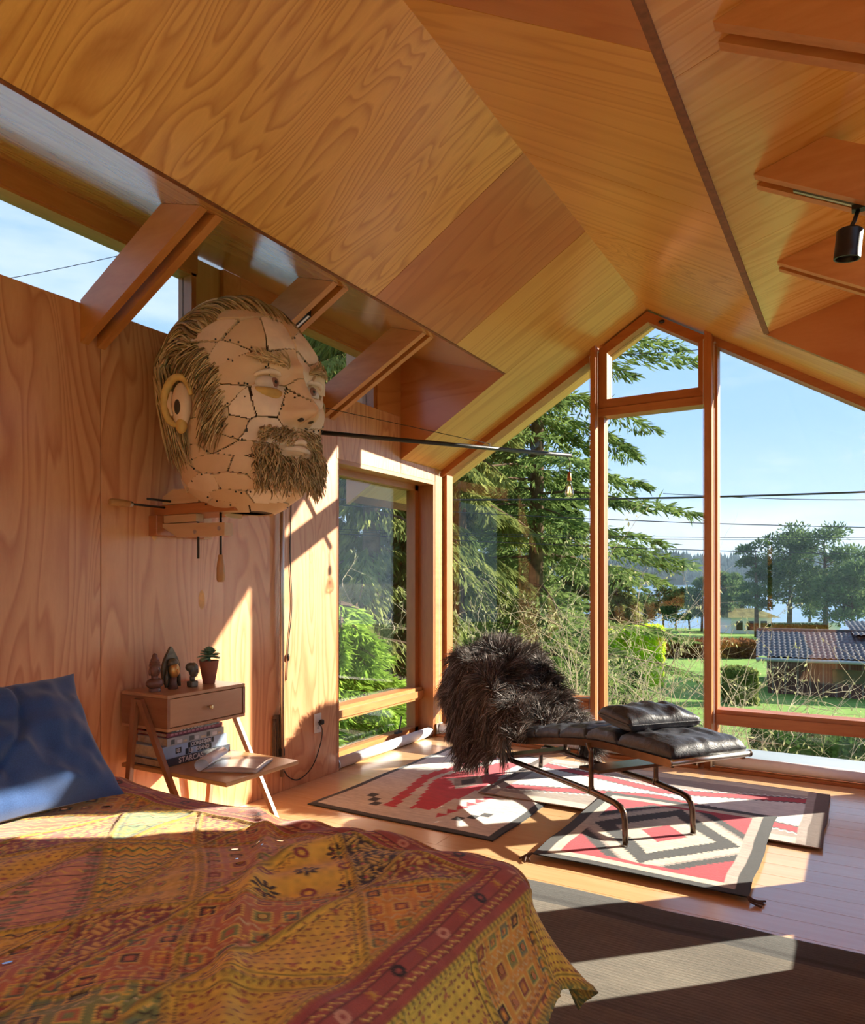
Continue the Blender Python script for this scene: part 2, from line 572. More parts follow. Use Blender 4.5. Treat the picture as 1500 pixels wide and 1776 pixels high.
def side_unit(w, xa, xb, fr=.034):
    gable_bar(w, [(xa, .02), (xa + fr, .02), (xa + fr, rz(xa + fr)), (xa, rz(xa))], 5.135, GB, 'jamb', M_FRAME)
    gable_bar(w, [(xb - fr, .02), (xb, .02), (xb, rz(xb)), (xb - fr, rz(xb - fr))], 5.135, GB, 'jamb', M_FRAME)
    gable_bar(w, [(xa + fr, R0), (xb - fr, R0), (xb - fr, R1), (xa + fr, R1)], 5.10, GB, 'rail')
    gable_bar(w, [(xa + fr, R0 + .02), (xb - fr, R0 + .02), (xb - fr, R1 - .028), (xa + fr, R1 - .028)], 5.088, 5.10, 'rail_face')
    gable_bar(w, [(xa + fr, 0), (xb - fr, 0), (xb - fr, .045), (xa + fr, .045)], 5.12, GB, 'sill')
    d = .055
    gable_bar(w, [(xa, rz(xa)), (xb, rz(xb)), (xb, rz(xb, d)), (xa, rz(xa, d))], 5.10, GB, 'head')
    pane(w, [(xa + fr, 5.185, R1), (xb - fr, 5.185, R1), (xb - fr, 5.185, rz(xb - fr, d)), (xa + fr, 5.185, rz(xa + fr, d))], (0, .01, 0))
    pane(w, [(xa + fr, 5.185, .045), (xb - fr, 5.185, .045), (xb - fr, 5.185, R0), (xa + fr, 5.185, R0)], (0, .01, 0))
side_unit(w1, WL, M1a, .03)
side_unit(w3, M2b, WR, .022)
# middle unit
TB0, TB1, TS = 2.405, 2.46, 2.52
for a, b in ((M1b, M1b + .034), (M2a - .014, M2a)):
    gable_bar(w2, [(a, 0), (b, 0), (b, TB0), (a, TB0)], 5.14, GB, 'jamb', M_FRAME)
gable_bar(w2, [(M1b, TB0), (M2a, TB0), (M2a, TB1), (M1b, TB1)], 5.10, GB, 'transom_bar')
gable_bar(w2, [(M1b + .034, 0), (M2a - .014, 0), (M2a - .014, .09), (M1b + .034, .09)], 5.14, GB, 'sill')
pane(w2, [(M1b + .034, 5.185, .09), (M2a - .014, 5.185, .09), (M2a - .014, 5.185, TB0), (M1b + .034, 5.185, TB0)], (0, .01, 0))
outer = [(M1b + .004, TB1 + .004), (M2a - .004, TB1 + .004), (M2a - .004, rz(M2a) - .012), (RX, RZ - .012), (M1b + .004, rz(M1b) - .012)]
fw = .06
inner = [(M1b + .064, TS + .005), (M2a - .05, TS + .005), (M2a - .05, rz(M2a - .05, .085)), (RX + .005, RZ - .088), (M1b + .064, rz(M1b + .064, .085))]
sash = thing  # (name kept local)
for i in range(5):
    j = (i + 1) % 5
    gable_bar(w2, [outer[i], outer[j], inner[j], inner[i]], 5.11, GB, 'transom_sash_bar', M_FRAME if i in (1, 4) else M_FRAME_X)
pane(w2, [(x, 5.185, z) for x, z in inner], (0, .01, 0))
latch = MB().ell((RX + .10, 5.10, rz(RX + .10) - .045), (.022, .012, .012)).build('latch', M_BLACK, w2, True)

# the wide left window: frame set back in a deep reveal
w4 = thing('window_4', (WL - .1, 4.37, 0), 'tall side window in a deep fir reveal with a low rail', 'window', kind='structure')
XI, XO = WL, WL - .19
MB().box(XO - .03, XI - .001, WIN1 - .028, WIN1 - .0005, 0, WINT - .028).build('reveal', M_FRAME, w4)
MB().box(XO - .03, XI - .001, WIN0 + .0005, WIN0 + .028, 0, WINT - .028).build('reveal', M_FRAME, w4)
MB().box(XO - .03, XI - .001, WIN0 + .0005, WIN1 - .0005, WINT - .028, WINT - .0005).build('reveal_head', M_FRAME_Y, w4)
MB().box(XO - .03, XI - .06, WIN0 + .028, WIN1 - .028, .0, .03).build('reveal_sill', M_FRAME_Y, w4)
ya, yb = WIN0 + .028, WIN1 - .028
for a, b in ((ya, ya + .02), (yb - .05, yb)):
    MB().box(XO - .03, XO + .05, a, b, .03, WINT - .028).build('stile', M_FRAME, w4)
MB().box(XO - .03, XO + .05, ya, yb, WINT - .07, WINT - .028).build('head', M_FRAME_Y, w4)
MB().box(XO - .03, XO + .085, ya, yb, R0 + .01, R1 + .005).build('rail', M_FRAME_Y, w4)
MB().box(XO + .085, XO + .1, ya, yb, R0 + .03, R1 - .02).build('rail_face', M_FRAME_Y, w4)
MB().box(XO - .03, XO + .05, ya, yb, .03, .07).build('bottom_rail', M_FRAME_Y, w4)
pane(w4, [(XO, ya, R1), (XO, yb, R1), (XO, yb, WINT - .07), (XO, ya, WINT - .07)], (-.01, 0, 0))
pane(w4, [(XO, ya, .07), (XO, yb, .07), (XO, yb, R0 + .01), (XO, ya, R0 + .01)], (-.01, 0, 0))
hb = MB().box(XO + .05, XO + .075, 4.62, 4.70, .07, .085)
hb.tube([(XO + .062, 4.66, .08), (XO + .075, 4.67, .14), (XO + .08, 4.68, .20)], .006)
hb.build('latch', M_BLACK, w4)

# clerestory windows in the left dormer
def clerestory(n, y0, y1, label, x=WL):
    w = thing('window_%d' % n, (x, (y0 + y1) / 2, SILL), label, 'window', kind='structure')
    s = -1 if x < 0 else 1
    hz = (sof_l if x < 0 else sof_r)(x)
    xs = lambda a, b: (min(x + s * a, x + s * b), max(x + s * a, x + s * b))
    a, b = xs(.0, .11)
    MB().box(a, b, y0, y1, HEAD - .008, hz + .002).build('head', M_FRAME_Y, w)
    a, b = xs(.012, .11)
    MB().box(a, b, y0, y1, HEAD - .02, HEAD - .008).build('head_stop', M_FRAME_Y, w)
    a, b = xs(.03, .2)
    MB().box(a, b, y0, y1, SILL - .02, SILL + .006).build('sill', M_FRAME_Y, w)
    for p, q in ((y0, y0 + .03), (y1 - .03, y1)):
        a, b = xs(.012, .11)
        MB().box(a, b, p, q, SILL, HEAD).build('jamb', M_FRAME, w)
    g0, g1 = xs(.07, .08)
    pane(w, [(g0, y0 + .03, SILL), (g0, y1 - .03, SILL), (g0, y1 - .03, HEAD), (g0, y0 + .03, HEAD)], (.01, 0, 0))
    return w
clerestory(5, DY0 + .02, 2.60, 'long clerestory window in the left dormer nearest the bed')
clerestory(6, 2.90, 4.20, 'clerestory window in the left dormer behind the sculpted head')
cp = thing('trim_1', (WL, 2.75, SILL), 'pale fir post between the two clerestory windows', 'post', kind='structure')
MB().box(WL - .13, WL - .025, 2.60, 2.775, SILL, sof_l(WL)).build('post', M_POST, cp)
MB().box(WL - .13, WL - .001, 2.775, 2.90, SILL, sof_l(WL)).build('post_board', M_RAFTER, cp)
MB().box(WL - .13, WL, 4.20, DY1, SILL + .001, sof_l(WL)).build('post_board', M_CHEEK, cp)
# right wall windows: frames, glass
for i, (y0, y1) in enumerate(OPEN_R):
    w = thing('window_%d' % (7 + i), (WR, (y0 + y1) / 2, RSILL), ('right wall window closest to the back wall', 'unseen right wall window beside the bed, enlarged for sky fill', 'narrow right wall window between the bed and the gable', 'right wall window closest to the gable')[i], 'window', kind='structure')
    for a, b, c, d in ((y0, y0 + .04, RSILL, RHEAD), (y1 - .04, y1, RSILL, RHEAD), (y0, y1, RSILL, RSILL + .04), (y0, y1, RHEAD - .04, RHEAD)):
        MB().box(WR + .05, WR + .12, a, b, c, d).build('frame_bar', M_FRAME, w)
    if y1 - y0 > 2:
        MB().box(WR + .05, WR + .12, (y0 + y1) / 2 - .03, (y0 + y1) / 2 + .03, RSILL, RHEAD).build('frame_bar', M_FRAME, w)
    pane(w, [(WR + .08, y0, RSILL), (WR + .08, y1, RSILL), (WR + .08, y1, RHEAD), (WR + .08, y0, RHEAD)], (.01, 0, 0))
clerestory(11, DY0 + .02, 1.4, 'clerestory window in the right dormer toward the back', WR)
clerestory(12, 1.5, 4.3, 'clerestory window in the right dormer toward the gable', WR)
MB().box(WR + .02, WR + .12, 4.3, DY1, SILL, sof_r(WR)).build('clerestory_end', M_CHEEK, wr)
MB().box(WR + .02, WR + .12, 1.4, 1.5, SILL, sof_r(WR)).build('clerestory_post', M_POST, wr)
wbk = thing('window_13', (RX, BY, .5), 'wide unseen window in the back wall, opened for daylight', 'window', kind='structure')
for a, b, c, d in ((-2.7, -2.65, .5, 2.2), (.05, .1, .5, 2.2), (-2.7, .1, .5, .55), (-2.7, .1, 2.15, 2.2), (-1.33, -1.27, .5, 2.2)):
    MB().box(a, b, BY - .1, BY - .03, c, d).build('frame_bar', M_FRAME, wbk)
pane(wbk, [(-2.65, BY - .06, .55), (.05, BY - .06, .55), (.05, BY - .06, 2.15), (-2.65, BY - .06, 2.15)], (0, -.01, 0))

# rafter pairs across the dormers
RL_DY = (1.95, 2.765, 3.59)
RR_DY = (1.985, 2.80, 3.62)
lab_l = ['pair of fir rafters crossing the left clerestory nearest the bed', 'pair of fir rafters with a short black track, just above the sculpted head', 'pair of fir rafters in the left dormer closest to the gable']
lab_r = ['pair of fir rafters at the top right corner of the picture', 'pair of fir rafters holding the black track light', 'pair of fir rafters below the black track light']
def und_l(x): return 2.258 + .54 * (x - WL)
def und_r(x): return 2.66 - .54 * (x + .327)
def cut(f, g, lo, hi):
    for _ in range(50):
        m = (lo + hi) / 2
        if (f(lo) - g(lo)) * (f(m) - g(m)) <= 0: hi = m
        else: lo = m
    return (lo + hi) / 2
DEP = .185
for i, y in enumerate(RL_DY):
    t = thing('rafter_pair', (WL, y, 2.26), lab_l[i], 'rafter', 'exposed rafter pairs')
    xa = cut(und_l, lambda x: sof_l(x) - .001, WL, FLX)
    xb = cut(lambda x: und_l(x) + DEP, lambda x: sof_l(x) - .001, WL, FLX)
    for dy in (0, .08):
        MB().prism([(WL + .0015, y + dy, und_l(WL)), (xa, y + dy, und_l(xa)), (xb, y + dy, und_l(xb) + DEP), (WL + .0015, y + dy, und_l(WL) + DEP)], (0, .038, 0)).build('rafter_board', M_RAFTER, t)
for i, y in enumerate(RR_DY):
    t = thing('rafter_pair', (WR, y, 2.26), lab_r[i], 'rafter', 'exposed rafter pairs')
    xa = cut(und_r, lambda x: sof_r(x) - .001, FRX, WR)
    xb = cut(lambda x: und_r(x) + DEP, lambda x: sof_r(x) - .001, FRX, WR)
    for dy in (0, .08):
        MB().prism([(WR - .0015, y + dy, und_r(WR)), (xa, y + dy, und_r(xa)), (xb, y + dy, und_r(xb) + DEP), (WR - .0015, y + dy, und_r(WR) + DEP)], (0, .038, 0)).build('rafter_board', M_RAFTER, t)

# lighting tracks in the rafter gaps and the lamp head
def track(f, x0, x1, y, label):
    t = thing('light_track', (x0, y, f(x0)), label, 'track')
    MB().prism([(x0, y, f(x0) + .002), (x1, y, f(x1) + .002), (x1, y, f(x1) + .03), (x0, y, f(x0) + .03)], (0, .036, 0)).build('track_channel', M_BLACK, t)
    MB().prism([(x0, y + .011, f(x0) - .0015), (x1, y + .011, f(x1) - .0015), (x1, y + .011, f(x1) + .004), (x0, y + .011, f(x0) + .004)], (0, .014, 0)).build('track_slot', M_STEEL, t)
track(und_r, -.21, WR - .03, 2.841, 'black lighting track set between the right rafter boards')
track(und_l, -2.60, -2.38, 2.806, 'short black lighting track set between the left rafter boards')
def track_head(x, y, d, label, watts=0, spot=70):
    z = und_r(x)
    t = thing('track_lamp', (x, y, z - .17), label, 'lamp', 'track lamp heads')
    d = Vector(d).normalized()
    piv = Vector((x - .012, y, z - .045))
    M = d.to_track_quat('-Z', 'Y').to_matrix()
    c = piv - Vector((0, 0, .022)) - Vector((.012, 0, 0))
    MB().box(x - .02, x + .02, y - .017, y + .017, z - .012, z + .004).build('track_adapter', M_BLACK, t)
    MB().tube([(x, y, z - .008), piv, c], .007).build('stem', M_BLACK, t, True)
    smooth_by_angle(MB().lathe([(.034, -.002), (.041, -.008), (.041, -.075), (.0415, -.076), (.0415, -.1), (.036, -.1), (.033, -.085), (.0, -.08)], c, 28, M).build('lamp_can', M_BLACK, t))
    if watts:
        L = bpy.data.lights.new('track_bulb', 'SPOT')
        L.energy = watts; L.spot_size = math.radians(spot); L.spot_blend = .6; L.shadow_soft_size = .03
        L.color = (1, .84, .62)
        o = bpy.data.objects.new('track_bulb', L)
        link(o, t)
        o.location = c + d * .11 - ORG[t]
        o.rotation_euler = d.to_track_quat('-Z', 'Y').to_euler()
    return t
track_head(-.012, 2.858, (-.10, .06, -1), 'black cylindrical track lamp hanging below the right rafters')

# roller shades lying at the foot of the windows, with cords
sh = thing('roller_shade', (-2.96, 4.37, 0), 'white rolled shade tube on the floor under the side window', 'shade', 'rolled window shades')
MB().tube([(-2.955, WIN0 + .04, .038), (-2.955, WIN1 - .04, .038)], .036, 20).build('shade_roll', M_WHITE, sh, True)
MB().tube([(-2.955, WIN0 + .031, .038), (-2.955, WIN0 + .04, .038)], .039, 20).build('end_cap', M_STEEL, sh)
MB().tube([(-2.955, WIN1 - .04, .038), (-2.955, WIN1 - .031, .038)], .039, 20).build('end_cap', M_STEEL, sh)
for xa, xb, lab in ((WL + .01, M1a - .01, 'white shade roll under the left gable window behind the chaise'), (M1b + .03, M2a - .03, 'white shade roll under the middle gable window'), (M2b + .0, WR - .01, 'long white shade roll under the right gable window')):
    s = thing('roller_shade', ((xa + xb) / 2, 5.05, 0), lab, 'shade', 'rolled window shades')
    MB().bbox(xa, xb, 4.995, 5.09, .0, .02, .003).build('shade_tray', M_FRAME_X, s)
    MB().tube([(xa + .012, 5.045, .06), (xb - .012, 5.045, .06)], .037, 18).build('shade_roll', M_WHITE, s, True)
    for x in (xa + .006, xb - .006):
        MB().box(x - .006, x + .006, 5.0, 5.085, .02, .10).build('bracket', M_STEEL, s)
def cord(x, y0, z1, lab, z0=.1):
    c = thing('shade_cord', (x, y0, z0), lab, 'cord', 'thin shade cords')
    MB().tube([(x, y0, z0), (x, y0, z1)], .0016, 5).build('cord_line', M_WHITE, c)
    MB().tube([(x, y0, z1 - .02), (x + .006, y0, z1 + .004), (x + .012, y0, z1 - .012)], .0025, 5).build('pulley_hook', M_STEEL, c)
cord(-2.895, 5.02, 2.10, 'white shade cord in the corner beside the side window')
cord(M1a - .02, 5.08, rz(M1a) - .04, 'white shade cord left of the left gable mullion')
cord(M1b + .012, 5.06, rz(M1b) - .04, 'white shade cord on the left gable mullion')
cord(M2a - .01, 5.06, rz(M2a) - .05, 'white shade cord on the right edge of the middle gable window')
cord(M2b + .012, 5.06, rz(M2b) - .05, 'white shade cord on the right gable mullion')

# ------------------------------------------------------------------ boat-shaped veneer plugs in the plywood
M_PLUG = plain('veneer plug', (.72, .36, .09), .4, nscale=20)
for y, z, s in ((2.335, 1.475, 1.0), (2.625, 1.13, .9), (3.49, 1.38, .8), (.98, 1.2, .9)):
    pl = []
    for i in range(24):
        a = 2 * math.pi * i / 24
        c, q = math.cos(a), math.sin(a)
        pl.append((WL - .001, y + .022 * s * c * abs(c) ** .3, z + .055 * s * math.copysign(abs(q) ** .8, q)))
    MB().prism(pl, (.0018, 0, 0)).build('veneer_plug', M_PLUG, wl)

# ------------------------------------------------------------------ swing-arm wall lamp
M_COPPER = plain('aged copper', (.42, .16, .07), .35, .5, 1.0)
M_CORD = plain('black cord', (.015, .014, .013), .6)
lamp = thing('swing_arm_lamp', (-2.88, 3.187, .2), 'long black swing-arm wall lamp with a bare bulb at its end', 'lamp')
PZ, PT = .10, 2.30
MB().tube([(-2.885, 3.187, PZ), (-2.885, 3.187, PT)], .013, 14).build('pole', M_STEEL, lamp, True)
for z in (.24, 1.72, 2.22):
    MB().box(WL, -2.876, 3.172, 3.202, z - .02, z + .02).build('wall_bracket', M_BLACK, lamp)
B0, B1 = Vector((-2.885, 3.187, 2.105)), Vector((-1.745, 4.852, 2.10))
MB().tube([B0, B1], .0135, 14).build('boom', M_BLACK, lamp, True)
MB().tube([(-2.885, 3.187, 2.28), B0.lerp(B1, .68) + Vector((0, 0, .028))], .0022, 6).build('stay_wire', M_CORD, lamp)
q = B0.lerp(B1, .68)
MB().tube([q, q + Vector((0, 0, .03))], .004, 6).build('stay_post', M_BLACK, lamp)
q = B0.lerp(B1, .992) - Vector((0, 0, .0))
cx, cyy = q.x, q.y
MB().tube([(cx - .01, cyy - .012, 2.088), (cx + .004, cyy, 2.07), (cx + .009, cyy, 2.05), (cx + .006, cyy, 2.0), (cx + .004, cyy, 1.975)], .0032, 6).build('drop_cord', M_CORD, lamp, True)
cx += .004
smooth_by_angle(MB().lathe([(.004, 1.985), (.008, 1.978), (.012, 1.972), (.0135, 1.955), (.0145, 1.93), (.0135, 1.925)], (cx, cyy, 0), 16).build('socket', M_COPPER, lamp))
gm = bpy.data.materials.new('bulb glass'); gm.use_nodes = True
t_ = gm.node_tree; t_.nodes.clear()
o_ = t_.nodes.new('ShaderNodeOutputMaterial'); m_ = t_.nodes.new('ShaderNodeMixShader')
tr_ = t_.nodes.new('ShaderNodeBsdfTransparent'); tr_.inputs[0].default_value = (1, .93, .82, 1)
gl_ = t_.nodes.new('ShaderNodeBsdfGlossy'); gl_.inputs['Roughness'].default_value = .02
lw_ = t_.nodes.new('ShaderNodeLayerWeight'); lw_.inputs['Blend'].default_value = .35
t_.links.new(lw_.outputs['Facing'], m_.inputs[0]); t_.links.new(tr_.outputs[0], m_.inputs[1]); t_.links.new(gl_.outputs[0], m_.inputs[2]); t_.links.new(m_.outputs[0], o_.inputs[0])
bulb = MB().lathe([(.0115, 1.926), (.012, 1.91), (.019, 1.89), (.028, 1.855), (.031, 1.832), (.027, 1.817), (.012, 1.808), (0, 1.806)], (cx, cyy, 0), 20).build('bulb', gm, lamp, True)
M_FIL = NT('bulb filament'); M_FIL.base((.9, .6, .35)); M_FIL.b.inputs['Emission Color'].default_value = (1, .68, .36, 1); M_FIL.b.inputs['Emission Strength'].default_value = 2.5
M_FIL = M_FIL.m
fb = MB()
for k in range(6):
    a = k * math.pi / 3
    fb.tube([(cx + .007 * math.cos(a), cyy + .007 * math.sin(a), 1.885), (cx + .013 * math.cos(a + .3), cyy + .013 * math.sin(a + .3), 1.838)], .0016, 5)
fb.build('filament', M_FIL, bulb)
# cord running down the wall from the lamp to the outlet
def catmull(pts, n=8):
    P = [Vector(p) for p in pts]
    P = [P[0] * 2 - P[1]] + P + [P[-1] * 2 - P[-2]]
    out = []
    for i in range(1, len(P) - 2):
        for k in range(n):
            t = k / n
            a, b, c, d = P[i-1], P[i], P[i+1], P[i+2]
            out.append(.5 * ((2*b) + (c - a)*t + (2*a - 5*b + 4*c - d)*t*t + (3*b - a - 3*c + d)*t**3))
    out.append(P[-2])
    return out
def on_wall(x, y, off=.006):
    a, b = (x - CXP) / FPX, (HYP - y) / FPX
    r = Vector((a * CA - SA, a * SA + CA, b))
    return Vector((0, 0, EYE)) + r * ((WL + off) / r.x)
pc = thing('lamp_flex', on_wall(506, 860), 'thin black lamp cord hanging down the wall beside the steel pole', 'cord')
MB().tube(catmull([on_wall(504, 752, .02), on_wall(505, 860), on_wall(503, 960), on_wall(506, 1050), on_wall(500, 1120), on_wall(497, 1180)], 8), .003, 6).build('cord_line', M_CORD, pc, True)
MB().ell(on_wall(500, 1140, .012), (.008, .009, .022)).build('inline_switch', M_CORD, pc, True)
pc2 = thing('extension_flex', on_wall(490, 1325), 'black cord looping from the wall outlet down behind the nightstand', 'cord')
MB().tube(catmull([on_wall(552, 1252, .03), on_wall(559, 1268, .02), on_wall(553, 1300, .014), on_wall(540, 1332, .012), on_wall(518, 1352, .01), on_wall(500, 1347, .01), on_wall(489, 1330, .012)], 8), .0035, 6).build('cord_line', M_CORD, pc2, True)
MB().bbox(WL + .0085, WL + .035, 3.548, 3.578, .336, .366, .006).build('plug', M_CORD, pc2)
hk = thing('cord_coil', on_wall(478, 1250, .02), 'coil of brown cable bundled behind the steel pole', 'cable')
M_COIL = plain('brown cable', (.10, .06, .035), .55)
for k in range(7):
    q = on_wall(474 + 2.2 * k, 1247, .012 + .004 * (k % 3))
    MB().tube(catmull([q + Vector((0, 0, -.0)), q + Vector((.004, .012, .02)), q + Vector((0, .02, -.02)), q + Vector((0, .018, -.24 - .012 * (k % 4))), q + Vector((.004, .006, -.262 - .01 * (k % 3))), q + Vector((0, -.004, -.22)), q], 6), .0042, 6).build('cable_loop', M_COIL, hk, True)

M_PLATE = plain('white plastic plate', (.78, .76, .70), .35)
ol = thing('wall_outlet', (WL, 3.545, .28), 'white wall outlet with a black plug in it', 'outlet')
MB().bbox(WL + .0003, WL + .007, 3.51, 3.58, .285, .405, .003).build('cover_plate', M_PLATE, ol)
for z in (.318, .372):
    MB().bbox(WL + .007, WL + .009, 3.529, 3.561, z - .018, z + .018, .001).build('socket_face', M_PLATE, ol)
for z in (.314, .322):
    MB().box(WL + .009, WL + .0095, 3.536, 3.554, z - .0012, z + .0012).build('socket_slot', M_BLACK, ol)

# ------------------------------------------------------------------ the big sculpted head
HC = np.array([-2.47, 2.47])
TAB = np.array([  # z, front, back, side
 (1.525, .13, -.06, .10), (1.545, .15, -.13, .135), (1.58, .20, -.22, .175), (1.62, .285, -.285, .215), (1.68, .335, -.315, .245), (1.76, .35, -.335, .262),
 (1.86, .352, -.355, .278), (1.96, .35, -.372, .292), (2.06, .352, -.385, .302), (2.15, .35, -.388, .302), (2.23, .332, -.38, .288),
 (2.31, .285, -.35, .258), (2.37, .225, -.30, .212), (2.42, .15, -.225, .150), (2.45, .08, -.14, .085), (2.462, .01, -.03, .012)])
def _tab(z, k):
    zz = np.linspace(TAB[0, 0], TAB[-1, 0], 400)
    v = np.interp(zz, TAB[:, 0], TAB[:, k])
    ker = np.hanning(25); ker /= ker.sum()
    vs = np.convolve(np.pad(v, 12, mode='reflect', reflect_type='odd'), ker, 'valid')
    return np.interp(z, zz, vs)
def G(x, s): return np.exp(-(x / s) ** 2)
def head_pt(a, z):
    """surface of the head: a = angle from straight ahead (+X), z = height"""
    a = np.asarray(a, float); z = np.asarray(z, float)
    f, b, s = _tab(z, 1), _tab(z, 2), _tab(z, 3)
    c, q = np.cos(a), np.sin(a)
    c2 = np.sign(c) * np.abs(c) ** .86
    q2 = np.sign(q) * np.abs(q) ** .92
    x = np.where(c >= 0, c2 * f, -c2 * b)
    y = q2 * s
    fr = np.clip(c * 1.6, 0, 1) ** 1.2
    d = np.zeros_like(x)
    for sg in (-1, 1):
        yy = y - sg * .112
        d += .030 * G(yy, .085) * G(z - 2.118, .026)                       # brow
        d -= .052 * G(yy, .060) * G(z - 2.045, .038)                       # socket
        d += .022 * G(y - sg * .165, .06) * G(z - 1.955, .05)              # cheekbone
        d -= .020 * G(y - sg * .17, .05) * G(z - 1.845, .05)               # hollow cheek
        d += .030 * G(y - sg * .047, .022) * G(z - 1.912, .022)            # nostril wing
    nz_ = np.clip((2.10 - z) / (2.10 - 1.925), 0, 1)
    prof = .028 + .105 * nz_ ** 1.15
    fall = np.where(z < 1.925, G(z - 1.925, .026), 1.0) * np.where(z > 2.10, G(z - 2.10, .05), 1.0)
    d += prof * fall * G(y, .022 + .026 * nz_)
    d += .020 * G(y, .10) * G(z - 1.815, .03)
    d += .024 * G(y, .055) * G(z - 1.772, .013) + .018 * G(y, .06) * G(z - 1.806, .010)
    d -= .020 * G(y, .062) * G(z - 1.789, .0065)
    d += .030 * G(y, .075) * G(z - 1.67, .045)
    d += .012 * G(y, .16) * G(z - 2.22, .05)
    x = x + d * fr
    return np.stack([x + HC[0], y + HC[1], z + 0 * x], -1)
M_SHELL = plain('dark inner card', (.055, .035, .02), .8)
M_SKIN = NT('tan card')
n_ = M_SKIN.noise(M_SKIN.coords(rand=4.0), 9, 4, .6)
oi_ = M_SKIN.n('ObjectInfo')
c_ = M_SKIN.ramp(oi_.outputs['Random'], [(0, (.68, .48, .30)), (.5, (.76, .56, .38)), (1, (.82, .64, .48))])
c_ = M_SKIN.mix(M_SKIN.ramp(n_, [(.35, (0, 0, 0)), (.75, (.4, .4, .4))]), c_, (.58, .37, .21))
M_SKIN.base(c_); M_SKIN.bump(n_, .12, .01)
M_SKIN = M_SKIN.set(.6, .35)
M_PALE = plain('pale card', (.84, .70, .58), .6, .3, nscale=12, namp=.12)
M_YEL = plain('yellowed card', (.62, .42, .14), .6, .3, nscale=14, namp=.2)
HAIRM = [plain('straw hair light', (.74, .57, .34), .62, .3, nscale=9, namp=.3), plain('straw hair mid', (.56, .41, .22), .65, .3, nscale=9, namp=.3), plain('straw hair dark', (.27, .175, .08), .7, .3, nscale=9, namp=.3)]
head = thing('head_sculpture', (-2.47, 2.47, 1.60), 'huge pieced-card sculpture of a bearded head mounted on the wall', 'sculpture')
head.rotation_euler = (0, 0, -.17)
head.location = (-2.445, 2.465, 1.612)
NA, NZ = 330, 210
A_ = np.linspace(-math.pi, math.pi, NA, endpoint=False)
Z_ = np.linspace(1.526, 2.4615, NZ)
AA, ZZ = np.meshgrid(A_, Z_)
GP = head_pt(AA, ZZ)
def grid_faces(nz, na, wrap=True):
    i, j = np.meshgrid(np.arange(nz - 1), np.arange(na if wrap else na - 1), indexing='ij')
    j2 = (j + 1) % na
    return np.stack([i*na + j, i*na + j2, (i+1)*na + j2, (i+1)*na + j], -1).reshape(-1, 4)
GF_ = grid_faces(NZ, NA)
du = np.roll(GP, -1, 1) - np.roll(GP, 1, 1)
dv = np.gradient(GP, axis=0)
GN = np.cross(du, dv); GN /= np.linalg.norm(GN, axis=-1, keepdims=True) + 1e-12
flatP, flatN = GP.reshape(-1, 3), GN.reshape(-1, 3)
mesh_obj('inner_shell', flatP - flatN * .004, GF_, M_SHELL, head, True)
MB().prism([tuple(p) for p in GP[0][::10]], (0, 0, .004)).build('neck_base', M_SHELL, head)
# pieces of card: nearest-seed cells
SEEDS = [(-8, 2.27), (24, 2.25), (-42, 2.25), (-66, 2.27), (-78, 2.17), (-60, 2.155), (38, 2.16), (64, 2.16), (-70, 2.06), (-52, 2.075),
         (0, 2.05), (-82, 1.97), (-61, 1.985), (-30, 1.955), (-44, 1.93), (26, 1.955), (50, 1.97), (75, 1.95), (0, 1.92), (-68, 1.90), (-86, 1.86), (-50, 1.865), (-33, 1.84), (32, 1.85), (60, 1.83), (0, 1.84),
         (-66, 1.80), (-45, 1.775), (-96, 1.775), (-15, 1.73), (20, 1.73), (50, 1.73), (-76, 1.715), (-40, 1.70), (-110, 1.69), (-88, 1.645), (-55, 1.64), (-20, 1.65), (30, 1.66), (75, 1.68), (-62, 1.585), (-10, 1.59), (45, 1.60), (110, 1.66), (-112, 1.60), (15, 1.55), (-85, 1.55), (100, 1.57), (150, 1.62), (-150, 1.66), (120, 1.9), (-125, 1.85), (160, 1.9), (-165, 1.9), (110, 2.2), (-115, 2.1), (170, 2.2), (-150, 2.2), (0, 2.38), (-95, 2.37), (90, 2.36), (180, 2.36), (-73, 2.335), (-58, 2.345)]
SA_ = np.radians([s[0] for s in SEEDS]); SZ_ = np.array([s[1] for s in SEEDS])
SP = head_pt(SA_, SZ_)
mid = flatP[GF_].mean(1)
wt = np.array([1.0, 1.0, 1.35])
def shear(P):                       # lower pieces wrap the jaw as long straps
    Q = P.copy()
    low = np.clip((1.86 - P[:, 2]) / .12, 0, 1)
    Q[:, 2] = P[:, 2] + low * .35 * (P[:, 0] - HC[0]) * -1.0 * 0 + low * (P[:, 2] - 1.86) * 1.6 + low * .10 * (P[:, 0] - HC[0])
    Q[:, 2] += .25 * (1 - low) * (P[:, 0] - HC[0]) * np.sign(P[:, 1] - HC[1])
    return Q * wt
D = ((shear(mid)[:, None, :] - shear(SP)[None]) ** 2).sum(-1)
o2 = np.argsort(D, 1)[:, :2]
cell = o2[:, 0]
gap = np.sqrt(np.take_along_axis(D, o2[:, 1:2], 1)[:, 0]) - np.sqrt(np.take_along_axis(D, o2[:, 0:1], 1)[:, 0])
keep = gap > .0055
a_mid = np.arctan2(mid[:, 1] - HC[1], mid[:, 0] - HC[0])
rs = np.random.default_rng(5)
def comps(F):
    lab = np.arange(F.max() + 1)
    while True:
        m = lab[F].min(1)
        new = lab.copy()
        np.minimum.at(new, F.ravel(), np.repeat(m, F.shape[1]))
        if (new == lab).all(): break
        lab = new
    l = lab[F[:, 0]]
    return [F[l == v] for v in np.unique(l)]
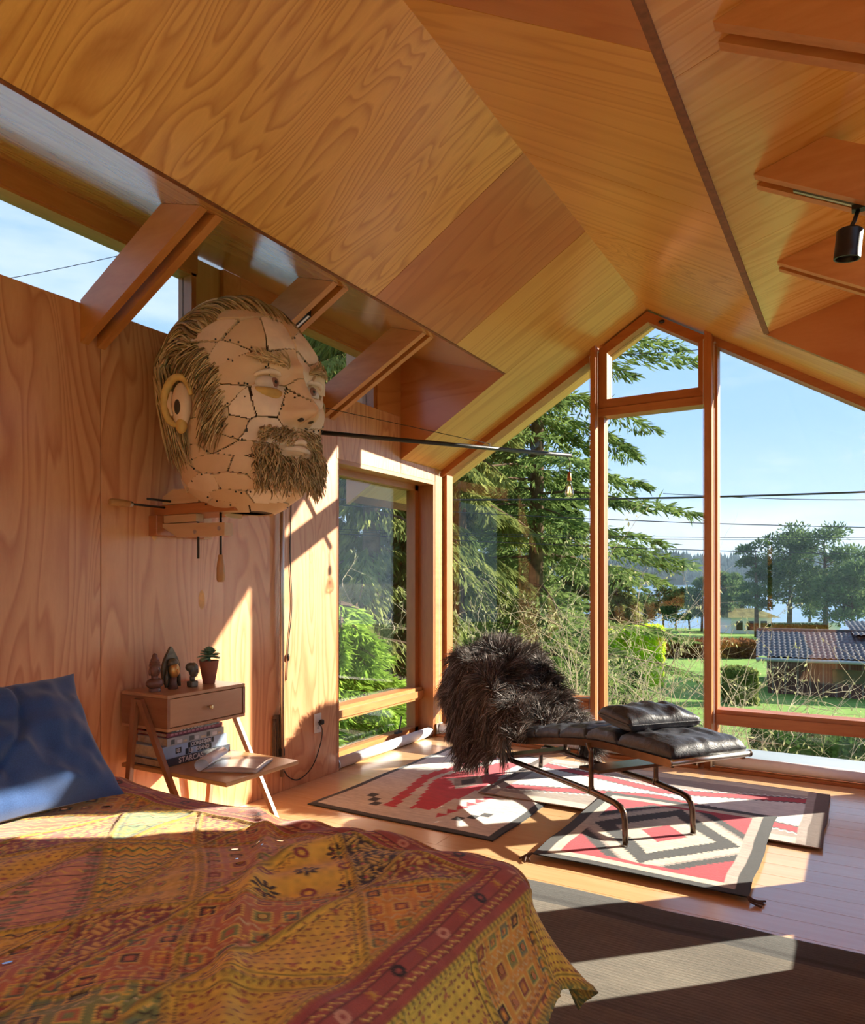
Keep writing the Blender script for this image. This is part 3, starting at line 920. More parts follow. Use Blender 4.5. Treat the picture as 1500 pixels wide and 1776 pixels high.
def skirted(name, F, off, mat, tilt=None):
    ids, inv = np.unique(F, return_inverse=True)
    F2 = inv.reshape(-1, 4)
    P = flatP[ids]; N = flatN[ids]
    h = np.full(len(ids), off)
    if tilt is not None:
        r = (P - P.mean(0)) @ tilt
        h = h + np.clip(r, -.006, .010)
    top = P + N * h[:, None]
    bot = P - N * .003
    e = np.concatenate([F2[:, [0, 1]], F2[:, [1, 2]], F2[:, [2, 3]], F2[:, [3, 0]]])
    key = e[:, 0].astype(np.int64) * 10**6 + e[:, 1]
    rev = e[:, 1].astype(np.int64) * 10**6 + e[:, 0]
    bd = e[~np.isin(key, rev)]
    n = len(ids)
    sk = np.stack([bd[:, 1], bd[:, 0], bd[:, 0] + n, bd[:, 1] + n], -1)
    return mesh_obj(name, np.concatenate([top, bot]), np.concatenate([F2, sk]), mat, head)
for i in range(len(SEEDS)):
    if SEEDS[i] == (-73, 2.335):
        continue                    # the dark hole at the temple
    idx = np.where((cell == i) & keep)[0]
    if len(idx) < 20: continue
    tl = rs.normal(0, .05, 3)
    m = M_PALE if SEEDS[i] in ((-30, 1.955), (-8, 2.27), (24, 2.25), (-33, 1.84), (-44, 1.93), (-10, 1.59)) else M_SKIN
    of_ = .005 + .009 * rs.random()
    for Fc in comps(GF_[idx]):
        if len(Fc) >= 8: smooth_by_angle(skirted('card_piece', Fc, of_, m, tl), 50)
# nails
nm = MB()
cand = np.where((gap > .010) & (gap < .026) & (mid[:, 2] < 2.3) & (np.abs(a_mid + .7) < 1.5))[0]
for i in rs.choice(cand, 105, replace=False):
    f = GF_[i, 0]
    nm.ell(flatP[f] + flatN[f] * .0135, (.0045, .0045, .0045), 7, 4)
nails = nm.build('nail', M_BLACK, head); tag(nails, kind='stuff')
# eyes
M_EYE = plain('painted eye', (.72, .62, .56), .4, nscale=20, namp=.1)
M_IRIS = plain('painted iris', (.30, .14, .10), .4)
for sg in (-1, 1):
    ec = Vector((HC[0] + .288, HC[1] + sg * .112, 2.045))
    ey = MB().ell(ec, (.052, .058, .042), 20, 14).build('eyeball', M_EYE, head, True)
    MB().ell(ec + Vector((.046, .014 if sg < 0 else -.002, .006)), (.009, .020, .020), 14, 8).build('iris', M_IRIS, ey, True)
    MB().ell(ec + Vector((.0535, .014 if sg < 0 else -.002, .006)), (.004, .008, .008), 10, 6).build('pupil', M_BLACK, ey, True)
    up = [ec + Vector((.060 * math.cos(t), .068 * math.sin(t), .020 + .024 * math.cos(t))) for t in np.linspace(-1.35, 1.35, 14)]
    MB().tube(up, [.006 + .008 * math.sin((k + .5) / 14 * math.pi) for k in range(14)], 8, flat=.8).build('upper_lid', M_PALE, head, True)
    lo = [ec + Vector((.056 * math.cos(t), .066 * math.sin(t), -.026 - .022 * math.cos(t))) for t in np.linspace(-1.35, 1.35, 14)]
    MB().tube(lo, [.006 + .012 * math.sin((k + .5) / 14 * math.pi) for k in range(14)], 8, flat=1.3).build('lower_lid', M_YEL if sg < 0 else M_PALE, head, True)
# nostril and lips
for sg in (-1, 1):
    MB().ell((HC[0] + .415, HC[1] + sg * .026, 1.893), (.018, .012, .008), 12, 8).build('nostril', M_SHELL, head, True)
for nme, z0, r, mt in (('upper_lip', 1.803, .011, M_PALE), ('lower_lip', 1.776, .014, M_PALE)):
    pts = []
    for t in np.linspace(-1, 1, 15):
        p = head_pt(np.array(t * .27), np.array(z0 - .006 * t * t))
        pts.append(Vector(p) + Vector((.008, 0, .004 * math.cos(t * 6) if nme == 'upper_lip' else 0)))
    MB().tube(pts, [r * (.25 + .75 * math.cos(t * 1.4)) for t in np.linspace(-1, 1, 15)], 8).build(nme, mt, head, True)
# ears
for sg in (-1, 1):
    eo = Vector((HC[0] - .012, HC[1] + sg * .312, 1.97))
    rim, rr_ = [], []
    for k in range(26):
        t = k / 25
        a = math.radians(20 + 262 * t)                      # from the front root over the top and down the back
        rad = .092 + .022 * max(0, math.sin(a))
        rim.append(eo + Vector((rad * .62 * math.cos(a), sg * (.030 - .028 * math.cos(a)), rad * 1.0 * math.sin(a))))
        rr_.append(.009 + .009 * math.sin(t * math.pi))
    MB().tube(rim, rr_, 10).build('ear_rim', M_YEL, head, True)
    bowl = MB().ell(eo + Vector((-.002, sg * .012, -.004)), (.058, .034, .098), 18, 14).build('ear_bowl', M_SKIN, head, True)
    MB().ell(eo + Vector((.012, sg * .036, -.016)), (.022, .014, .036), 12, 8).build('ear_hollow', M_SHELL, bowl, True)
    MB().tube([eo + Vector((-.026, sg * .045, .052)), eo + Vector((-.036, sg * .05, 0)), eo + Vector((-.018, sg * .046, -.052))], [.006, .011, .007], 8).build('ear_fold', M_SKIN, bowl, True)
    MB().ell(eo + Vector((.012, sg * .02, -.094)), (.028, .022, .034), 12, 8).build('ear_lobe', M_YEL, head, True)

def ribbons(name, paths, widths, mats, parent, kind='stuff', thick=.45, group_rand=True, taper=True):
    """many tapered three-sided strands: paths (S,N,3)"""
    P = np.asarray(paths, float)
    S, N, _ = P.shape
    Tn = np.gradient(P, axis=1); Tn /= np.linalg.norm(Tn, axis=-1, keepdims=True) + 1e-9
    ref = RNG.normal(size=(S, 1, 3)); 
    s = np.cross(Tn, ref); s /= np.linalg.norm(s, axis=-1, keepdims=True) + 1e-9
    u = np.cross(s, Tn)
    t = np.linspace(0, 1, N)
    prof = (np.sqrt(np.clip(1 - t ** 3, 0, 1)) * .9 + .1) if taper else np.ones(N)
    w = np.asarray(widths)[:, None, None] * prof[None, :, None]
    V = np.stack([P + s * w, P + u * w * thick * 1.2 - s * w * .2, P - s * w], 2)       # S,N,3,3
    idx = np.arange(S * N * 3).reshape(S, N, 3)
    fs = []
    for k in range(3):
        l = (k + 1) % 3
        fs.append(np.stack([idx[:, :-1, k], idx[:, :-1, l], idx[:, 1:, l], idx[:, 1:, k]], -1).reshape(S, -1, 4))
    FF = np.concatenate(fs, 1)
    which = RNG.integers(0, len(mats), S)
    out = []
    for i, m in enumerate(mats):
        sel = np.where(which == i)[0]
        if not len(sel): continue
        v = V[sel].reshape(-1, 3)
        remap = (np.arange(len(sel)) * N * 3)[:, None, None] - (sel * N * 3)[:, None, None]
        o = mesh_obj(name, v, (FF[sel] + remap).reshape(-1, 4), m, parent, True)
        tag(o, kind=kind)
        out.append(o)
    return out
# long hair combed back over the skull
SKC = np.array([HC[0] - .02, HC[1], 2.13]); 
def skull(phi, lam, off):
    cx_, sx_ = np.cos(phi), np.sin(phi)
    rx = np.where(cx_ > 0, .345, .385) + off
    base = np.stack([cx_ * np.cos(lam) * rx, np.sin(lam) * (.305 + off), sx_ * np.cos(lam) * (.335 + off)], -1)
    over = np.clip(phi - math.pi, 0, None)
    fl = np.stack([-np.cos(lam) * (.385 + off), np.sin(lam) * (.305 + off), 0 * lam], -1)
    fl = fl + np.stack([.10 * over, -.05 * np.sin(lam) * over, -.40 * over], -1)
    return SKC + np.where((phi > math.pi)[..., None], fl, base)
S = 1900
lam0 = np.where(RNG.random(S) < .35, -RNG.uniform(.35, 1.36, S), RNG.uniform(-1.36, 1.36, S))
ph0 = np.radians(33 + 34 * (np.abs(lam0) / 1.42) ** 1.6) + RNG.normal(0, .07, S)
ph0 = np.where(np.abs(lam0) > 1.1, ph0 + RNG.uniform(0, 1.2, S), ph0)
late = RNG.random(S) < .5
ph0 = np.where(late, RNG.uniform(1.3, 3.1, S), ph0)
ph1 = np.minimum(ph0 + RNG.uniform(1.5, 2.9, S), math.pi + RNG.uniform(.45, 1.05, S))
ph1 = np.maximum(ph1, ph0 + .5)
N = 16
tt = np.linspace(0, 1, N)
PHI = ph0[:, None] + (ph1 - ph0)[:, None] * tt
LAM = lam0[:, None] * (1 + .04 * np.sin(PHI * 3 + lam0[:, None] * 7)) + RNG.normal(0, .025, (S, 1)) * np.sin(tt * 5)[None] + .03 * np.sin(PHI * 5 + RNG.uniform(0, 6, (S, 1)))
OFF = (RNG.uniform(.004, .052, S)[:, None] * (np.sin(np.clip(tt * 1.35, 0, 1) * math.pi * .5) * .9 + .1)[None] + .012 * np.clip(PHI - 2.4, 0, 1) * RNG.normal(.6, 1, (S, 1)))
hp = skull(PHI, LAM, OFF)
hp[..., 0] = np.maximum(hp[..., 0], WL + .05)
ribbons('hair_strands', hp, RNG.uniform(.004, .0105, S), HAIRM, head)
# loose locks hanging behind the ears
S = 620; N = 12; tt = np.linspace(0, 1, N)
sg = np.where(RNG.random(S) < .7, -1, 1)
la = sg * RNG.uniform(.45, 1.28, S); p0 = RNG.uniform(2.3, 3.2, S); o0 = RNG.uniform(.012, .05, S)
p1 = math.pi + RNG.uniform(.55, 1.12, S)
PH = p0[:, None] + (p1 - p0)[:, None] * tt
LA = la[:, None] + .05 * np.sin(PH * 6 + RNG.uniform(0, 6, (S, 1))) + RNG.normal(0, .06, (S, 1)) * tt
hp = skull(PH, LA, o0[:, None] + .02 * np.sin(tt * 3)[None])
hp[..., 0] = np.maximum(hp[..., 0], WL + .05)
ribbons('hair_locks', hp, RNG.uniform(.004, .009, S), HAIRM, head)
# short hair at the temples sweeping toward the ear
S = 420; N = 8; tt = np.linspace(0, 1, N)
sg = np.where(RNG.random(S) < .62, -1, 1)
a0 = RNG.uniform(56, 70, S); z0 = RNG.uniform(1.86, 2.22, S)
a0 = a0 + np.clip((z0 - 2.08) * 160, 0, 26)
AAp = np.radians(a0[:, None] + RNG.uniform(10, 17, S)[:, None] * tt) * sg[:, None]
ZZp = z0[:, None] - RNG.uniform(.05, .13, S)[:, None] * tt ** 1.3
pp = head_pt(AAp, ZZp)
rad = pp - np.array([HC[0], HC[1], 0]); rad[..., 2] = 0; rad /= np.linalg.norm(rad, axis=-1, keepdims=True)
pp = pp + rad * (.008 + RNG.uniform(.006, .03, S)[:, None] * np.sin(tt * 2.4)[None])[..., None]
ribbons('temple_hair', pp, RNG.uniform(.0025, .005, S), HAIRM, head)
# eyebrows
S = 220; N = 6; tt = np.linspace(0, 1, N)
sg = np.where(RNG.random(S) < .5, -1, 1)
y0 = RNG.uniform(.045, .17, S)
a0 = np.arcsin(np.clip(y0 / .31, 0, 1))
AAp = sg[:, None] * (a0[:, None] + np.radians(RNG.uniform(5, 13, S))[:, None] * tt)
ZZp = (2.118 + .10 * (y0 - .05))[:, None] + RNG.uniform(-.012, .012, S)[:, None] + RNG.uniform(-.01, .06, S)[:, None] * tt
pp = head_pt(AAp, ZZp); pp[..., 0] += .010 + .030 * np.sin(tt * 2.2)
ribbons('eyebrow_hair', pp, RNG.uniform(.0025, .0045, S), HAIRM[:2], head)
# beard and moustache
S = 1500; N = 8; tt = np.linspace(0, 1, N)
a0 = np.radians(RNG.uniform(-37, 40, S)); z0 = RNG.uniform(1.65, 1.80, S)
mo = RNG.random(S) < .22
z0 = np.where(mo, RNG.uniform(1.822, 1.872, S), z0); a0 = np.where(mo, np.radians(RNG.uniform(-28, 28, S)), a0)
lipz = (np.abs(a0) < .30) & (z0 > 1.752) & (z0 < 1.82)
z0 = np.where(lipz, RNG.uniform(1.665, 1.752, S), z0)
up = (np.abs(a0) > .5) & ~mo
z0 = np.where(up, np.minimum(z0, 1.84 - .0), z0)
ln = np.where(mo, RNG.uniform(.025, .05, S), RNG.uniform(.05, .10, S))
AAp = a0[:, None] + np.where(mo, np.sign(a0) * .16, RNG.normal(0, .05, S))[:, None] * tt
root = head_pt(a0, z0)
out = np.stack([np.cos(a0), np.sin(a0), 0 * a0], -1)
pth = root[:, None, :] + out[:, None, :] * (.006 + RNG.uniform(.02, .055, S)[:, None] * np.sin(np.clip(tt * 1.5, 0, 1.57))[None] * np.where(mo, .55, 1)[:, None])[..., None]
pth[..., 2] -= ln[:, None] * tt ** 1.15
lat = np.stack([-np.sin(a0), np.cos(a0), 0 * a0], -1)
pth += lat[:, None, :] * (np.where(mo, np.sign(a0) * .03, RNG.normal(0, .012, S))[:, None] * tt + .006 * np.sin(tt * 9 + RNG.uniform(0, 6, (S, 1))))[..., None]
ribbons('beard_hair', pth, RNG.uniform(.0025, .0052, S), [HAIRM[1], HAIRM[1], HAIRM[2], HAIRM[0]], head)

# ------------------------------------------------------------------ bracket arm and hand-screw clamps below the head
M_BOARD = timber('red-brown board', (.50, .19, .06), (.36, .11, .03), (1.2, 8, 8))
M_JAW = timber('maple jaw', (.66, .43, .24), (.55, .32, .16), (1.2, 8, 8))
M_HANDLE = timber('turned handle', (.55, .30, .11), (.42, .2, .06), (8, 8, 2))
ba = thing('bracket_arm', (-2.66, 2.44, 1.535), 'reddish wooden arm holding the sculpted head out from the wall', 'bracket')
MB().bbox(WL + .0005, -2.385, 2.33, 2.56, 1.538, 1.585, .003).build('arm_board', M_BOARD, ba)
MB().bbox(WL + .0005, -2.86, 2.30, 2.59, 1.44, 1.537, .003).build('wall_cleat', M_BOARD, ba)
cl = thing('hand_screw_clamp', (-2.7, 2.37, 1.43), 'wooden hand-screw clamp gripping the bracket arm, its handle pointing down', 'clamp', 'hand-screw clamps')
def jaw(par, pts, y0, y1):
    return MB().prism([(x, y0, z) for x, z in pts], (0, y1 - y0, 0)).build('jaw', M_JAW, par)
jaw(cl, [(-2.86, 1.587), (-2.62, 1.587), (-2.61, 1.615), (-2.62, 1.65), (-2.79, 1.655), (-2.86, 1.625)], 2.333, 2.383)
jaw(cl, [(-2.86, 1.498), (-2.45, 1.487), (-2.45, 1.43), (-2.76, 1.432), (-2.86, 1.48)], 2.333, 2.383)
jaw(cl, [(-2.855, 1.536), (-2.635, 1.536), (-2.635, 1.50), (-2.855, 1.50)], 2.336, 2.380)
for x, z0, z1 in ((-2.645, 1.33, 1.655), (-2.50, 1.325, 1.536)):
    MB().tube([(x, 2.358, z0), (x, 2.358, z1)], .0055, 10).build('spindle', M_BLACK, cl, True)
for x, z in ((-2.632, 1.628), (-2.64, 1.452), (-2.485, 1.462)):
    MB().tube([(x, 2.3315, z), (x, 2.334, z)], .010, 14).build('barrel_nut', M_STEEL, cl)
smooth_by_angle(MB().lathe([(.009, 1.345), (.012, 1.34), (.012, 1.325), (.014, 1.32), (.0185, 1.285), (.019, 1.235), (.014, 1.222), (0, 1.221)][::-1], (-2.50, 2.358, 0), 16).build('handle', M_HANDLE, cl))
c2 = thing('hand_screw_clamp', (-2.86, 2.3, 1.55), 'hand-screw clamp against the wall, its handle pointing left', 'clamp', 'hand-screw clamps')
MB().prism([(-2.915, 2.595, 1.44), (-2.915, 2.595, 1.70), (-2.87, 2.595, 1.70), (-2.87, 2.595, 1.44)], (0, .05, 0)).build('jaw', M_JAW, c2)
for z, x in ((1.573, -2.84), (1.60, -2.80)):
    MB().tube([(x, 2.14 if z < 1.58 else 2.20, z), (x, 2.328, z)], .0055, 10).build('spindle', M_BLACK, c2, True)
MB().tube([(-2.84, 2.15, 1.573), (-2.84, 2.135, 1.573)], .012, 14).build('ferrule', M_STEEL, c2)
hd = MB().lathe([(0, 0), (.012, .001), (.0165, .012), (.0165, .07), (.013, .10)], (-2.84, 2.035, 1.573), 16, Matrix.Rotation(math.radians(-90), 3, 'X'))
smooth_by_angle(hd.build('handle', M_HANDLE, c2))

# ------------------------------------------------------------------ nightstand
M_WALNUT_X = timber('walnut side', (.36, .165, .075), (.24, .09, .035), (1.2, 8, 8))
M_WALNUT = timber('walnut front', (.56, .31, .155), (.44, .22, .10), (8, 1.2, 6), freq=4)
M_WALNUT_Z = timber('walnut leg', (.36, .17, .085), (.26, .105, .045), (8, 8, 1.2))
M_BRASS = plain('brushed brass knob', (.62, .47, .27), .3, .5, 1.0)
ns = thing('nightstand', (-2.73, 2.40, 0), 'walnut nightstand with one drawer, angled legs and a long lower shelf', 'nightstand')
NX0, NX1, NY0, NY1, NZ0, NZ1 = -2.885, -2.58, 2.13, 2.59, .572, .731
MB().bbox(NX0, NX1, NY0, NY1, NZ1 - .016, NZ1, .002).build('cabinet_top', M_WALNUT, ns)
MB().bbox(NX0, NX1, NY0, NY1, NZ0, NZ0 + .014, .002).build('cabinet_bottom', M_WALNUT, ns)
for y in (NY0, NY1 - .014):
    MB().box(NX0, NX1, y, y + .014, NZ0 + .014, NZ1 - .016).build('cabinet_side', M_WALNUT_X, ns)
MB().box(NX0, NX0 + .01, NY0 + .014, NY1 - .014, NZ0 + .014, NZ1 - .016).build('cabinet_back', M_WALNUT_X, ns)
dr = MB().bbox(NX1 - .26, NX1 - .004, NY0 + .017, NY1 - .017, NZ0 + .017, NZ1 - .019, .001).build('drawer', M_WALNUT, ns)
kc = ((NX1 - .004, (NY0 + NY1) / 2, (NZ0 + NZ1) / 2))
smooth_by_angle(MB().lathe([(.004, 0), (.004, .012), (.010, .018), (.011, .024), (.007, .029), (0, .030)], kc, 16, Matrix.Rotation(math.radians(90), 3, 'Y')).build('knob', M_BRASS, dr))
for y0 in (NY0 - .023, NY1 + .003):
    for xb, xt in ((-2.335, -2.745), (-2.86, -2.772)):
        MB().prism([(xt - .016, y0, .705), (xt + .016, y0, .705), (xb + .013, y0, 0), (xb - .013, y0, 0)], (0, .02, 0)).build('leg', M_WALNUT_Z, ns)
SHZ = .405
MB().bbox(-2.885, -2.225, NY0 - .002, NY1 - .02, SHZ - .018, SHZ, .002).build('shelf', timber('oak shelf', (.62, .38, .18), (.50, .27, .11), (8, 1.2, 8)), ns)

# ------------------------------------------------------------------ books and magazine on the shelf
M_PAGE = plain('book pages', (.66, .53, .34), .8, nscale=60, namp=.15)
def letters(txt, par, org, right, up, nrm, h, mat, bold=True):
    cu = bpy.data.curves.new('lettering', 'FONT')
    cu.body = txt; cu.size = h; cu.align_x = 'CENTER'; cu.align_y = 'CENTER'
    if bold: cu.offset = h * .02
    to = bpy.data.objects.new('lettering', cu)
    COL.objects.link(to)
    dg = bpy.context.evaluated_depsgraph_get()
    me = bpy.data.meshes.new_from_object(to.evaluated_get(dg))
    bpy.data.objects.remove(to)
    R, U, Nn = Vector(right), Vector(up), Vector(nrm)
    vs = [Vector(org) + R * v.co.x + U * v.co.y + Nn * .0006 for v in me.vertices]
    fs = [tuple(p.vertices) for p in me.polygons]
    bpy.data.meshes.remove(me)
    return mesh_obj('lettering', vs, fs, mat, par)
bookdefs = [  # y0, y1, depth, thickness, cover colour, label
 (2.150, 2.545, .215, .034, (.055, .065, .085), 'dark blue-grey book with pale lettering at the bottom of the stack'),
 (2.155, 2.525, .225, .055, (.36, .49, .66), 'thick light blue book with boxed black lettering'),
 (2.175, 2.505, .205, .035, (.42, .42, .40), 'grey and white art book in the middle of the stack'),
 (2.185, 2.51, .20, .019, (.32, .06, .08), 'slim dark red book near the top of the stack'),
 (2.195, 2.475, .18, .018, (.03, .035, .04), 'slim black book on top of the stack')]
z = SHZ + .0005
M_LET_W = plain('pale print', (.75, .73, .70), .6); M_LET_K = plain('black print', (.015, .015, .02), .6); M_LET_P = plain('pink print', (.70, .32, .34), .6); M_LET_G = plain('grey print', (.12, .13, .12), .6)
books = []
for i, (y0, y1, dp, th, colr, lab) in enumerate(bookdefs):
    xf = -2.635 - .005 * i * (i % 2)
    b = thing('book', (xf - dp / 2, (y0 + y1) / 2, z), lab, 'book', 'books stacked on the nightstand shelf')
    mc = plain('cover %d' % i, colr, .35, coat=.2, nscale=8, namp=.2)
    MB().box(xf - dp, xf - .004, y0 + .005, y1 - .005, z + .003, z + th - .003).build('pages', M_PAGE, b)
    MB().box(xf - dp - .003, xf, y0, y1, z, z + .003).build('cover_board', mc, b)
    MB().box(xf - dp - .003, xf, y0, y1, z + th - .003, z + th).build('cover_board', mc, b)
    sp = MB().box(xf - .004, xf, y0, y1, z + .003, z + th - .003).build('spine', mc, b)
    yc, zc = (y0 + y1) / 2, z + th / 2
    rt, upv, nr = (0, 1, 0), (0, 0, 1), (1, 0, 0)
    if i == 0: letters('STARCAS', sp, (xf, yc - .04, zc), rt, upv, nr, .034, M_LET_W)
    if i == 1:
        letters('LE', sp, (xf, y0 + .085, zc), rt, upv, nr, .022, M_LET_W)
        letters('CORBUSIER', sp, (xf, yc + .03, zc + .013), rt, upv, nr, .023, M_LET_W)
        letters('LE  GRAND', sp, (xf, yc + .02, zc - .013), rt, upv, nr, .023, M_LET_W)
        def boxes(yc_, zc_, n):
            for q in range(n):
                yy = yc_ + (q - (n - 1) / 2) * .0172
                MB().box(xf + .0001, xf + .0004, yy - .0076, yy + .0076, zc_ - .0125, zc_ + .0125).build('letter_box', M_LET_K, sp)
        boxes(y0 + .085, zc, 2); boxes(yc + .03, zc + .013, 9); boxes(yc - .045, zc - .013, 2); boxes(yc + .05, zc - .013, 5)
    if i == 2:
        for q in range(9):
            yy = y0 + .02 + q * .034
            MB().box(xf, xf + .0006, yy, yy + .02 + .008 * (q % 2), z + .006, z + th - .008 - .006 * (q % 3)).build('spine_picture', (M_LET_G, M_LET_W, M_PAGE)[q % 3], sp)
    if i == 3:
        for q in range(11):
            MB().box(xf, xf + .0006, y0 + .02 + q * .024, y0 + .036 + q * .024, zc - .004, zc + .004).build('spine_lettering', M_LET_P, sp)
    if i == 4:
        for q in range(8):
            MB().box(xf, xf + .0006, y0 + .03 + q * .02, y0 + .044 + q * .02, zc - .005, zc + .003).build('spine_lettering', M_LET_W, sp)
    z += th + .0004
# folded-open magazine
mg = thing('magazine', (-2.42, 2.38, SHZ), 'open magazine with a curled cover lying on the shelf', 'magazine')
M_MAG = plain('glossy magazine page', (.50, .49, .49), .25, coat=.4, nscale=6, namp=.25)
M_MAGW = plain('white magazine cover', (.80, .80, .80), .3, coat=.3, nscale=9, namp=.06)
vs, fs = [], []
prof = [(0.0, .004), (.06, .0045), (.12, .006), (.18, .010), (.215, .010)]
def mgp(u, v, h):       # u away from the curl, v along it
    return (-2.49 + u * .90 - v * .43, 2.30 + u * .43 + v * .90, SHZ + .0006 + h)
pg = MB()
nu, nv = 14, 6
grid = [[mgp(.0 + .24 * i / (nu - 1), -.115 + .23 * j / (nv - 1), .006 + .010 * math.sin(i / (nu - 1) * 2.6)) for j in range(nv)] for i in range(nu)]
bot = [[(p[0], p[1], SHZ + .0006) for p in r] for r in grid]
vs = [p for r in grid for p in r] + [p for r in bot for p in r]
n0 = nu * nv
for i in range(nu - 1):
    for j in range(nv - 1):
        a = i * nv + j
        fs.append((a, a + nv, a + nv + 1, a + 1)); fs.append((n0 + a, n0 + a + 1, n0 + a + nv + 1, n0 + a + nv))
for j in range(nv - 1):
    fs.append((j, j + 1, n0 + j + 1, n0 + j)); a = (nu - 1) * nv + j
    fs.append((a, n0 + a, n0 + a + 1, a + 1))
for i in range(nu - 1):
    a = i * nv
    fs.append((a, n0 + a, n0 + a + nv, a + nv)); a += nv - 1
    fs.append((a, a + nv, n0 + a + nv, n0 + a))
mesh_obj('page_block', vs, fs, M_MAG, mg, True)
vs, fs = [], []
N1 = 18
for i in range(N1):
    th = -1.35 + 4.3 * i / (N1 - 1)
    r = .026 + .004 * i / N1
    u, h = .012 - r * math.cos(th) * 1.15 - .015, .030 + r * math.sin(th)
    for k, v in enumerate((-.115, -.04, .04, .115)):
        p = mgp(u, v, h - .002)
        vs.append(p); vs.append((p[0], p[1] + .0012 * math.cos(th), p[2] + .0012))
    if i:
        a, b = (i - 1) * 8, i * 8
        for k in range(3):
            fs.append((a + 2*k, b + 2*k, b + 2*k + 2, a + 2*k + 2)); fs.append((a + 2*k + 1, a + 2*k + 3, b + 2*k + 3, b + 2*k + 1))
        fs.append((a, a + 1, b + 1, b)); fs.append((a + 6, b + 6, b + 7, a + 7))
cv = mesh_obj('curled_cover', vs, fs, M_MAGW, mg, True)

# ------------------------------------------------------------------ three small carved figures and a potted succulent on the nightstand
M_FIG1 = plain('dark red carved wood', (.17, .075, .045), .45, nscale=30, namp=.4, bump=.3)
M_FIG2 = plain('dark bronze patina', (.115, .095, .055), .4, nscale=30, namp=.5, bump=.3)
M_GILT = plain('worn gilt face', (.55, .30, .09), .3, .5, .6, nscale=25, namp=.4)
M_FIG3 = plain('dark green stone', (.12, .105, .065), .35, nscale=30, namp=.4, bump=.3)
TZ = NZ1 + .0003
def figure(x, y, label): return thing('carved_figure', (x, y, TZ), label, 'figurine', 'carved figures on the nightstand')
def rot(deg): return Matrix.Rotation(math.radians(deg), 3, 'Z')
F1 = figure(-2.73, 2.185, 'dark red carved bust with a tall pointed topknot')
x, y = -2.73, 2.185
smooth_by_angle(MB().lathe([(.026, 0), (.027, .010), (.024, .016), (.0, .016)], (x, y, TZ), 18).build('base', M_FIG1, F1))
MB().ell((x, y, TZ + .037), (.028, .044, .026), 18, 10).build('shoulders', M_FIG1, F1, True)
MB().tube([(x, y, TZ + .05), (x, y, TZ + .075)], .015, 12).build('neck', M_FIG1, F1, True)
hd = MB().ell((x, y, TZ + .095), (.026, .024, .032), 16, 12)
hd.ell((x + .024, y, TZ + .092), (.007, .005, .010), 8, 6)
for sg in (-1, 1): hd.ell((x - .003, y + sg * .025, TZ + .088), (.006, .004, .016), 8, 6)
hd.build('head', M_FIG1, F1, True)
tk = [(.025, .112), (.026, .118), (.022, .124), (.023, .130), (.018, .137), (.0185, .143), (.013, .151), (.012, .160), (.008, .168), (0, .172)]
smooth_by_angle(MB().lathe(tk, (x, y, TZ), 16).build('topknot', M_FIG1, F1))
F2 = figure(-2.735, 2.285, 'dark bronze head with a gilded face under a tall pointed halo')
x, y = -2.735, 2.285
hal = []
for i in range(28):
    a = 2 * math.pi * i / 28
    c, q = math.cos(a), math.sin(a)
    hal.append((x - .018, y + .050 * c * (1 - .25 * max(0, q)) * (1 if q < .2 else (1 - (q - .2) ** 2 * .95)), TZ + .088 + (.105 * q if q > 0 else .088 * q)))
MB().prism(hal, (.014, 0, 0)).build('halo', M_FIG2, F2)
fc = MB().ell((x + .012, y, TZ + .085), (.024, .026, .036), 16, 12)
fc.ell((x + .036, y, TZ + .082), (.007, .005, .011), 8, 6)
fc.build('face', M_GILT, F2, True)
MB().ell((x + .004, y, TZ + .118), (.022, .029, .022), 14, 8).build('hair', M_FIG2, F2, True)
MB().tube([(x + .006, y, TZ + .0), (x + .006, y, TZ + .03), (x + .008, y, TZ + .058)], [.024, .017, .015], 14).build('neck', M_FIG1, F2, True)
for sg in (-1, 1):
    MB().tube([(x + .004, y + sg * .036, TZ + .01), (x + .004, y + sg * .036, TZ + .06), (x, y + sg * .03, TZ + .095)], [.008, .007, .004], 8).build('side_lock', M_FIG2, F2, True)
F3 = figure(-2.70, 2.372, 'small dark green stone head on a square stand')
x, y = -2.70, 2.372
MB().bbox(x - .019, x + .019, y - .019, y + .019, TZ, TZ + .028, .003).build('stand', M_FIG3, F3)
MB().tube([(x, y, TZ + .026), (x, y, TZ + .05)], [.012, .013], 12).build('neck', M_FIG3, F3, True)
h3 = MB().ell((x + .003, y + .004, TZ + .078), (.022, .023, .036), 16, 12)
h3.ell((x + .025, y + .008, TZ + .074), (.006, .005, .011), 8, 6)
h3.build('head', M_FIG3, F3, True)
MB().ell((x - .006, y - .006, TZ + .092), (.023, .024, .022), 14, 8).build('hair', M_FIG3, F3, True)

M_POT = plain('terracotta', (.36, .135, .075), .75, nscale=25, namp=.15)
M_SUC = NT('succulent leaf')
n_ = M_SUC.noise(M_SUC.coords(rand=3.0), 25, 3)
M_SUC.base(M_SUC.ramp(n_, [(.3, (.10, .19, .09)), (.7, (.24, .37, .20))])); M_SUC = M_SUC.set(.4, .5)
M_SOIL = plain('potting soil', (.05, .03, .02), .9, nscale=60, namp=.5)
pp_ = thing('potted_succulent', (-2.72, 2.49, TZ), 'small green succulent in a tapered terracotta pot', 'plant')
x, y = -2.72, 2.49
smooth_by_angle(MB().lathe([(.026, 0), (.028, .002), (.046, .108), (.047, .112), (.043, .112), (.041, .098), (0, .098)], (x, y, TZ), 26).build('pot', M_POT, pp_), 50)
MB().lathe([(.0405, .0985), (.03, .101), (0, .103)], (x, y, TZ), 16).build('soil', M_SOIL, pp_, True)
MB().tube([(x, y, TZ + .10), (x + .003, y, TZ + .14)], .007, 8).build('stem', M_SUC, pp_, True)
rr2 = random.Random(3)
